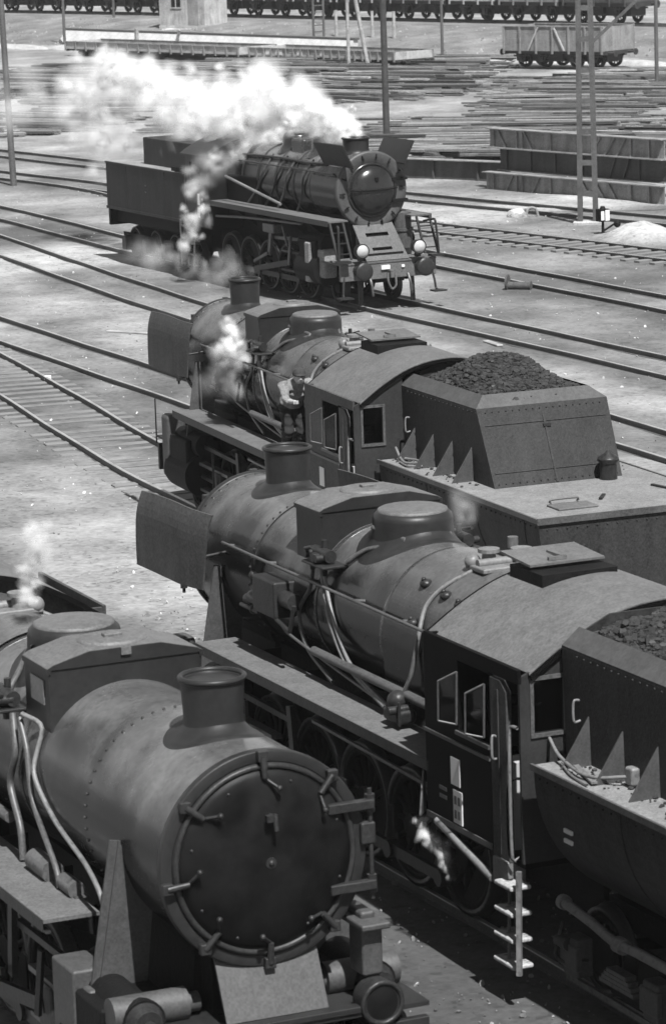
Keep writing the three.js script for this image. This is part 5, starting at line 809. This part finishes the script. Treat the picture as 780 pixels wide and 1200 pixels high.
// ------------------------------------------------------------------ wagons and hut beyond the yard
function wagon(label, cat, x, z, deg, o) {
  const t = thing(o.name, label, cat, x, z, R(deg) - PI / 2, o.group, o.y ?? 0), L = o.L; t.scale.y = o.low ?? 1; const n = Math.round(L / (o.step ?? 1.1));
  part('underframe', [box(0, L, 0.98, 1.14, -1.25, -1.15), box(0, L, 0.98, 1.14, 1.15, 1.25), box(0, 0.1, 0.95, 1.2, -1.3, 1.3), box(L - 0.1, L, 0.95, 1.2, -1.3, 1.3), box(0.3, L - 0.3, 1.1, 1.16, -1.2, 1.2)], M.wagond, t);
  const ax = o.axles ?? [1.6, L - 1.6];
  for (const a of ax) for (const s of [1, -1]) { wheel(WG.wagon, a, s * 0.75, t, 0.2, 0.46); part('axle_box', [box(a - 0.12, a + 0.12, 0.48, 0.78, s * 1.0, s * 1.2), box(a - 0.5, a + 0.5, 0.82, 0.9, s * 1.02, s * 1.12), beam([a - 0.15, 0.5, s * 1.1], [a - 0.3, 1.0, s * 1.1], 0.03, 0.1), beam([a + 0.15, 0.5, s * 1.1], [a + 0.3, 1.0, s * 1.1], 0.03, 0.1)], M.wagond, t); }
  for (const e of [0, L]) for (const s of [1, -1]) part('buffer', [cylX(e ? L : -0.5, e ? L + 0.5 : 0, 0.08, 0.08, 1.06, s * 0.87, 10), cylX(e ? L + 0.46 : -0.5, e ? L + 0.5 : -0.46, 0.2, 0.2, 1.06, s * 0.87, 16)], M.wagond, t);
  part('brake_gear', [beam([ax[0] + 0.7, 0.55, 1.0], [ax[ax.length - 1] - 0.7, 0.55, 1.0], 0.05, 0.05), box(L * 0.4, L * 0.55, 0.55, 0.95, -0.5, 0.9), beam([L * 0.35, 0.6, 1.1], [L * 0.55, 0.95, 1.1], 0.04, 0.05)], M.wagond, t);
  part('dark_gap_fill', [box(0.3, L - 0.3, 0.5, 1.05, -0.62, 0.62)], M.wagond, t);  // added dark block, put in to darken the open gaps under the wagon
  const h = o.h, m = o.m ?? M.wagon;
  if (o.kind !== 'tank') {
    const rows = Math.max(1, Math.round(h / 0.42));
    for (const s of [1, -1]) for (let k = 0; k < rows; k++) part('plank', [box(0.02, L - 0.02, 1.16 + k * h / rows + 0.008, 1.16 + (k + 1) * h / rows - 0.008, s * 1.32, s * (1.36 + 0.005 * (k % 2)))], m, t);
    part('end_panel', [box(0, 0.05, 1.16, 1.16 + h, -1.33, 1.33), box(L - 0.05, L, 1.16, 1.16 + h, -1.33, 1.33)], m, t);
    for (const s of [1, -1]) for (let k = 0; k <= n; k++) part('stanchion', [box(k * (L - 0.1) / n, k * (L - 0.1) / n + 0.1, 1.0, 1.16 + h, s * 1.37, s * 1.44)], o.post ?? m, t);
    if (o.brace) for (const s of [1, -1]) for (const [a, b] of [[0.26, 0.4], [0.62, 0.47]]) part('brace', [beam([L * a, 1.2, s * 1.42], [L * (a + (b > a ? 0.1 : -0.1)), 1.1 + h, s * 1.42], 0.06, 0.09)], M.wagonl, t);
    part('top_rail', [box(-0.02, L + 0.02, 1.14 + h, 1.2 + h, 1.3, 1.42), box(-0.02, L + 0.02, 1.14 + h, 1.2 + h, -1.42, -1.3)], o.post ?? m, t);
    if (o.roof) { const arc = []; for (let i = 0; i <= 12; i++) { const q = lerp(-1.45, 1.45, i / 12); arc.push([q, 1.18 + h + 0.35 * (1 - (q / 1.45) ** 2)]); } part('roof', [plateYZ([...arc, [1.45, 1.15 + h], [-1.45, 1.15 + h]], L / 2, L)], M.roof, t); }
    if (o.load) part('load', [box(0.3, L - 0.3, 1.16, 1.2 + h + 0.25, -1.2, 1.2, 0.2)], o.load, t);
    if (o.marks) part('mark', [0.12, 0.19, 0.34, 0.5].map((q, i) => box(L * q, L * q + [0.5, 0.6, 0.5, 0.3][i], 1.3, 1.16 + h * 0.8, 1.375, 1.38)), M.white, t);
  } else { part('tank', [cylX(0.4, L - 0.4, 1.15, 1.15, 2.5, 0, 28), cylY(3.5, 3.9, 0.35, 0.35, L / 2, 0, 16), box(1, 1.3, 1.1, 1.7, -1, 1), box(L - 1.3, L - 1, 1.1, 1.7, -1, 1)], m, t); }
  return t;
}
wagon('grey open goods wagon standing alone at upper right', 'open wagon', 10.9, -187.6, 48, { name: 'open_wagon', L: 6.7, h: 1.5, low: 0.87, brace: true, axles: [1.0, 2.4, 4.5, 5.9], m: M.wagon });
wagon('low grey wagon behind the steam at the upper left', 'low wagon', -14.5, -215.2, 39, { name: 'low_wagon', L: 17.5, h: 0.75, low: 0.6, y: -0.22, axles: [1.5, 3.2, 14.3, 16], m: M.wagonl, post: M.wagon });
wagon('low pale wagon with white marks left of the tall dark post', 'low wagon', -2.9, -201.0, 39, { name: 'low_wagon', L: 13, h: 0.75, low: 0.6, y: -0.22, axles: [1.5, 3.2, 9.8, 11.5], m: M.wagonl, post: M.wagon, marks: true, step: 0.7 });
{ const kinds = [['open_wagon', 'open wagon', { h: 1.2, m: M.wagon }], ['goods_van', 'goods van', { h: 2.1, roof: true, m: M.wagonl }], ['open_wagon', 'open wagon', { h: 1.4, m: M.wagonl, load: M.ash }], ['tank_wagon', 'tank wagon', { kind: 'tank', h: 1, m: M.wagond }], ['open_wagon', 'open wagon', { h: 1.0, m: M.girderd }]];
  const names = ['dark', 'pale', 'grey'], order = [4, 2, 0, 4, 0, 3, 4, 0, 2, 1, 0, 2, 0, 4], p0 = [-30.6, -269.5], p1 = [-10.97, -247], p2 = [21.2, -207.4];
  const line = new THREE.CatmullRomCurve3([V(p0[0], 0, p0[1]), V(p1[0], 0, p1[1]), V(7.12, 0, -224.5), V(p2[0], 0, p2[1]), V(30, 0, -196)]), tot = line.getLength(); let s = 1.5, i = 0;
  const where = ['at the far left of the distant line', 'second from the left of the distant line', 'third from the left in the distant line', 'left of the wooden hut in the distant line', 'partly behind the wooden hut on the bank', 'just right of the wooden hut on the bank', 'behind the double post on the bank', 'behind the leaning pale post on the bank', 'behind the tall dark post on the bank', 'left of the thin post above the open wagon', 'above the left end of the lone open wagon', 'above the lone open wagon at upper right', 'right of the lattice mast at the top', 'at the right end of the distant line'];
  while (s < tot - 8 && i < where.length) { const k = kinds[order[i]], L = [8.4, 8, 6.6, 7.4, 8.8][order[i]] * 0.62, a = line.getPointAt(s / tot), b = line.getPointAt(Math.min(1, (s + L) / tot)), d = b.sub(a);
    const deg = Math.atan2(d.x, d.z) / PI * 180; wagon(`${['grey open goods wagon', 'pale goods van with curved roof', 'pale loaded open wagon', 'black tank wagon', 'dark open wagon'][order[i]]} ${where[i]}`, k[1], a.x, a.z, deg, { name: k[0], group: 'wagons on the distant bank', L, y: 0.95, low: 1.22, step: 1.3, axles: [1.1, L - 1.1], ...k[2] }); s += L + 0.55; i++; }
  // their track
  const g = new THREE.Group(); g.name = numbered('railway_track'); g.userData = { kind: 'structure', label: 'track on the bank under the distant wagons' }; scene.add(g);
  const rails = []; for (const off of [-0.75, 0.75]) { const P = line.getSpacedPoints(40); for (let k = 0; k < 40; k++) { const d = P[k + 1].clone().sub(P[k]).normalize(); rails.push(beam([P[k].x - d.z * off, 1.02, P[k].z + d.x * off], [P[k + 1].x - d.z * off, 1.02, P[k + 1].z + d.x * off], 0.07, 0.15)); } }
  part('rail', rails, M.rail, g);
}
{ const t = thing('wooden_hut', 'wooden hut with pale end wall on the bank at the top', 'hut', -7.4, -230.4, -0.55, undefined, 0.9);
  for (let k = 0; k < 12; k++) part('board', [box(-3.6 + k * 0.3, -3.6 + k * 0.3 + 0.285, 0, 2.6, -0.03 + 0.008 * (k % 2), 0.02)], M.timber, t);
  for (let k = 0; k < 9; k++) part('board', [box(-0.03, 0.02 + 0.008 * (k % 2), 0, 2.6 + 0.5 * (1 - Math.abs(k - 4) / 4), -0.3 * (k + 1) + 0.015, -0.3 * k)], M.timberl, t);
  part('wall', [box(-3.58, -0.03, 0, 2.55, -2.7, -0.03)], M.timber, t); const w = part('window', [box(-2.6, -1.9, 1.2, 2.1, 0.0, 0.06)], M.under, t); part('frame', [box(-2.68, -1.82, 1.12, 1.2, 0.0, 0.08), box(-2.68, -1.82, 2.1, 2.18, 0, 0.08), box(-2.28, -2.22, 1.2, 2.1, 0, 0.08)], M.wagonl, w); part('door', [box(-1.3, -0.5, 0, 1.9, 0.01, 0.06)], M.wagon, t);
  part('roof', [beam([-1.8, 3.3, -1.35], [-1.8, 2.55, 0.3], 4.2, 0.08), beam([-1.8, 3.3, -1.35], [-1.8, 2.55, -3.0], 4.2, 0.08)], M.roof, t); part('plinth', [box(-3.65, 0.06, -0.6, 0.0, -2.75, 0.05)], M.concrete, t); part('step', [box(0.1, 1.6, -0.3, -0.12, -1.6, -0.5), box(-3, 0.3, -0.4, -0.2, 0.05, 0.7)], M.white, t); }
{ const d = V(1.99 + 16.74, 0, -204.02 + 229.28), L = d.length(), t = thing('loading_ramp', 'long low white wall with dark coping behind the low wagons', 'low wall', -16.74, -229.9, Math.atan2(d.x, d.z) - PI / 2);
  for (let k = 0; k < 10; k++) part('panel', [plateYZ([[0.75, -0.1], [-0.2, 0.92], [-0.5, 0.92], [-0.5, -0.1]], (k + 0.5) * L / 10, L / 10 - 0.02)], M.limewash, t); part('coping', [box(-0.1, L + 0.1, 0.92, 1.03, -0.55, -0.16)], M.mast, t); part('prop', [box(9, 9.2, 0, 1.2, 0.2, 0.4), beam([13.4, 0, 0.3], [14.0, 1.2, 0.3], 0.14, 0.14)], M.polel, t); }
{ // drifts of pale sand along the foot of the bank
  const r = rng(61), gs = []; [[-19.5, -225.5, 5], [-16, -222.5, 3], [5.8, -196.6, 4], [9, -193.4, 4], [12.6, -190.6, 5], [17, -186.6, 4]].forEach(([x, z, w]) => { const g = new THREE.SphereGeometry(1, 24, 10); g.scale(w * 0.7, 0.3, 0.9).rotateY(-0.85).translate(x, 0, z); gs.push(g); });
  whole('sand_drift', gs, M.concrete, 'pale sand heaped along the foot of the bank', 'sand', undefined, 'stuff');
}

// ------------------------------------------------------------------ the yard of long rails and bars beyond the girders
{
  const r = rng(91), forms = []; for (let k = 0; k < 6; k++) { const L = 2.6 + k * 1.25, w = 0.045 + 0.03 * (k % 3), h = 0.09 + 0.05 * (k % 2); forms.push(boxUV(mergeGeometries([box(-L / 2, L / 2, h - 0.04, h, -w, w), box(-L / 2, L / 2, 0.03, h - 0.04, -w * 0.35, w * 0.35), box(-L / 2, L / 2, 0, 0.03, -w * 1.3, w * 1.3)].map((g) => g.toNonIndexed())))); }
  const mats = [M.rail, M.girderd, M.wagon, M.wagonl, M.girder].map((m) => m), place = () => { const v = Math.pow(r(), 0.9), z = lerp(-130, -197, v), half = 0.097 * -z + 2, x = -half + r() * 2 * half; return [x, z, v]; };
  const heapAt = (x, z) => fbm(x * 0.16 + z * 0.05, z * 0.055, 97, 3);
  const clear = (x, z) => heapAt(x, z) > 0.4 && !(z < -178 && x > 9) && !(x < 3 && z < -196) && trackNear(x, z) > 2.6 && x * 0.81 + z * -0.58 > -9999 && !(z > -140 && x < -2 - (z + 131) * 0.3) && (z < -126 - 0.9 * Math.max(0, 3 - x)) && !(x < -7 && z > -150);
  let made = 0; const groups = [];
  for (let p = 0; p < 300 && made < 290; p++) {
    const [x, z] = place(); if (!clear(x, z)) continue; const deg = 48 + r() * 26 + (r() < 0.12 ? 40 * (r() - 0.5) : 0), n = 1 + Math.floor(r() * 3);
    for (let k = 0; k < n && made < 290; k++) { const o = new THREE.Mesh(forms[Math.floor(r() * 6)], mats[Math.floor(r() * 5)]); o.name = numbered('steel_bar'); o.position.set(x + (r() - 0.5) * 1.2, 0.03 + 0.13 * k, z + (r() - 0.5) * 1.0); o.rotation.y = R(deg + (r() - 0.5) * 7) - PI / 2; o.castShadow = o.receiveShadow = true; o.userData = { label: 'long steel bar lying in the storage yard beyond the girders', category: 'steel bar', group: 'steel bars in the storage yard' }; scene.add(o); made++; }
  }
  const im = new THREE.InstancedMesh(forms[2], mat('mixed old steel', 0.34, 0.85, T.grain), 3200), m = new THREE.Matrix4(), q = new THREE.Quaternion(), c = new THREE.Color(); let k = 0;
  for (let i = 0; i < 16000 && k < 3200; i++) { const [x, z] = place(); if (!clear(x, z)) continue; const layer = Math.floor(r() * clamp((heapAt(x, z) - 0.4) * 26, 0.6, 5)), s = 0.6 + r() * 0.8; q.setFromEuler(new THREE.Euler(0, R(34 + fbm(x * 0.1, z * 0.06, 95, 2) * 52 + (r() - 0.5) * 16 + (r() < 0.08 ? 50 * (r() - 0.5) : 0)) - PI / 2, 0)); m.compose(V(x, layer * 0.12, z), q, V(s, 1, 0.7 + r() * 1.1)); im.setMatrixAt(k, m); const v = r() < 0.3 ? 0.14 + r() * 0.3 : 0.35 + r() * 0.75; im.setColorAt(k, c.setRGB(v, v, v)); k++; }
  im.count = k; im.name = 'stacked_bars'; im.castShadow = im.receiveShadow = true; im.userData = { kind: 'stuff', label: 'mass of rails and bars stacked over the storage yard', category: 'steel stock' }; scene.add(im);
}
scene.traverse((o) => { if (o.isMesh) { o.castShadow = true; o.receiveShadow = true; } });
renderer.render(scene, camera);
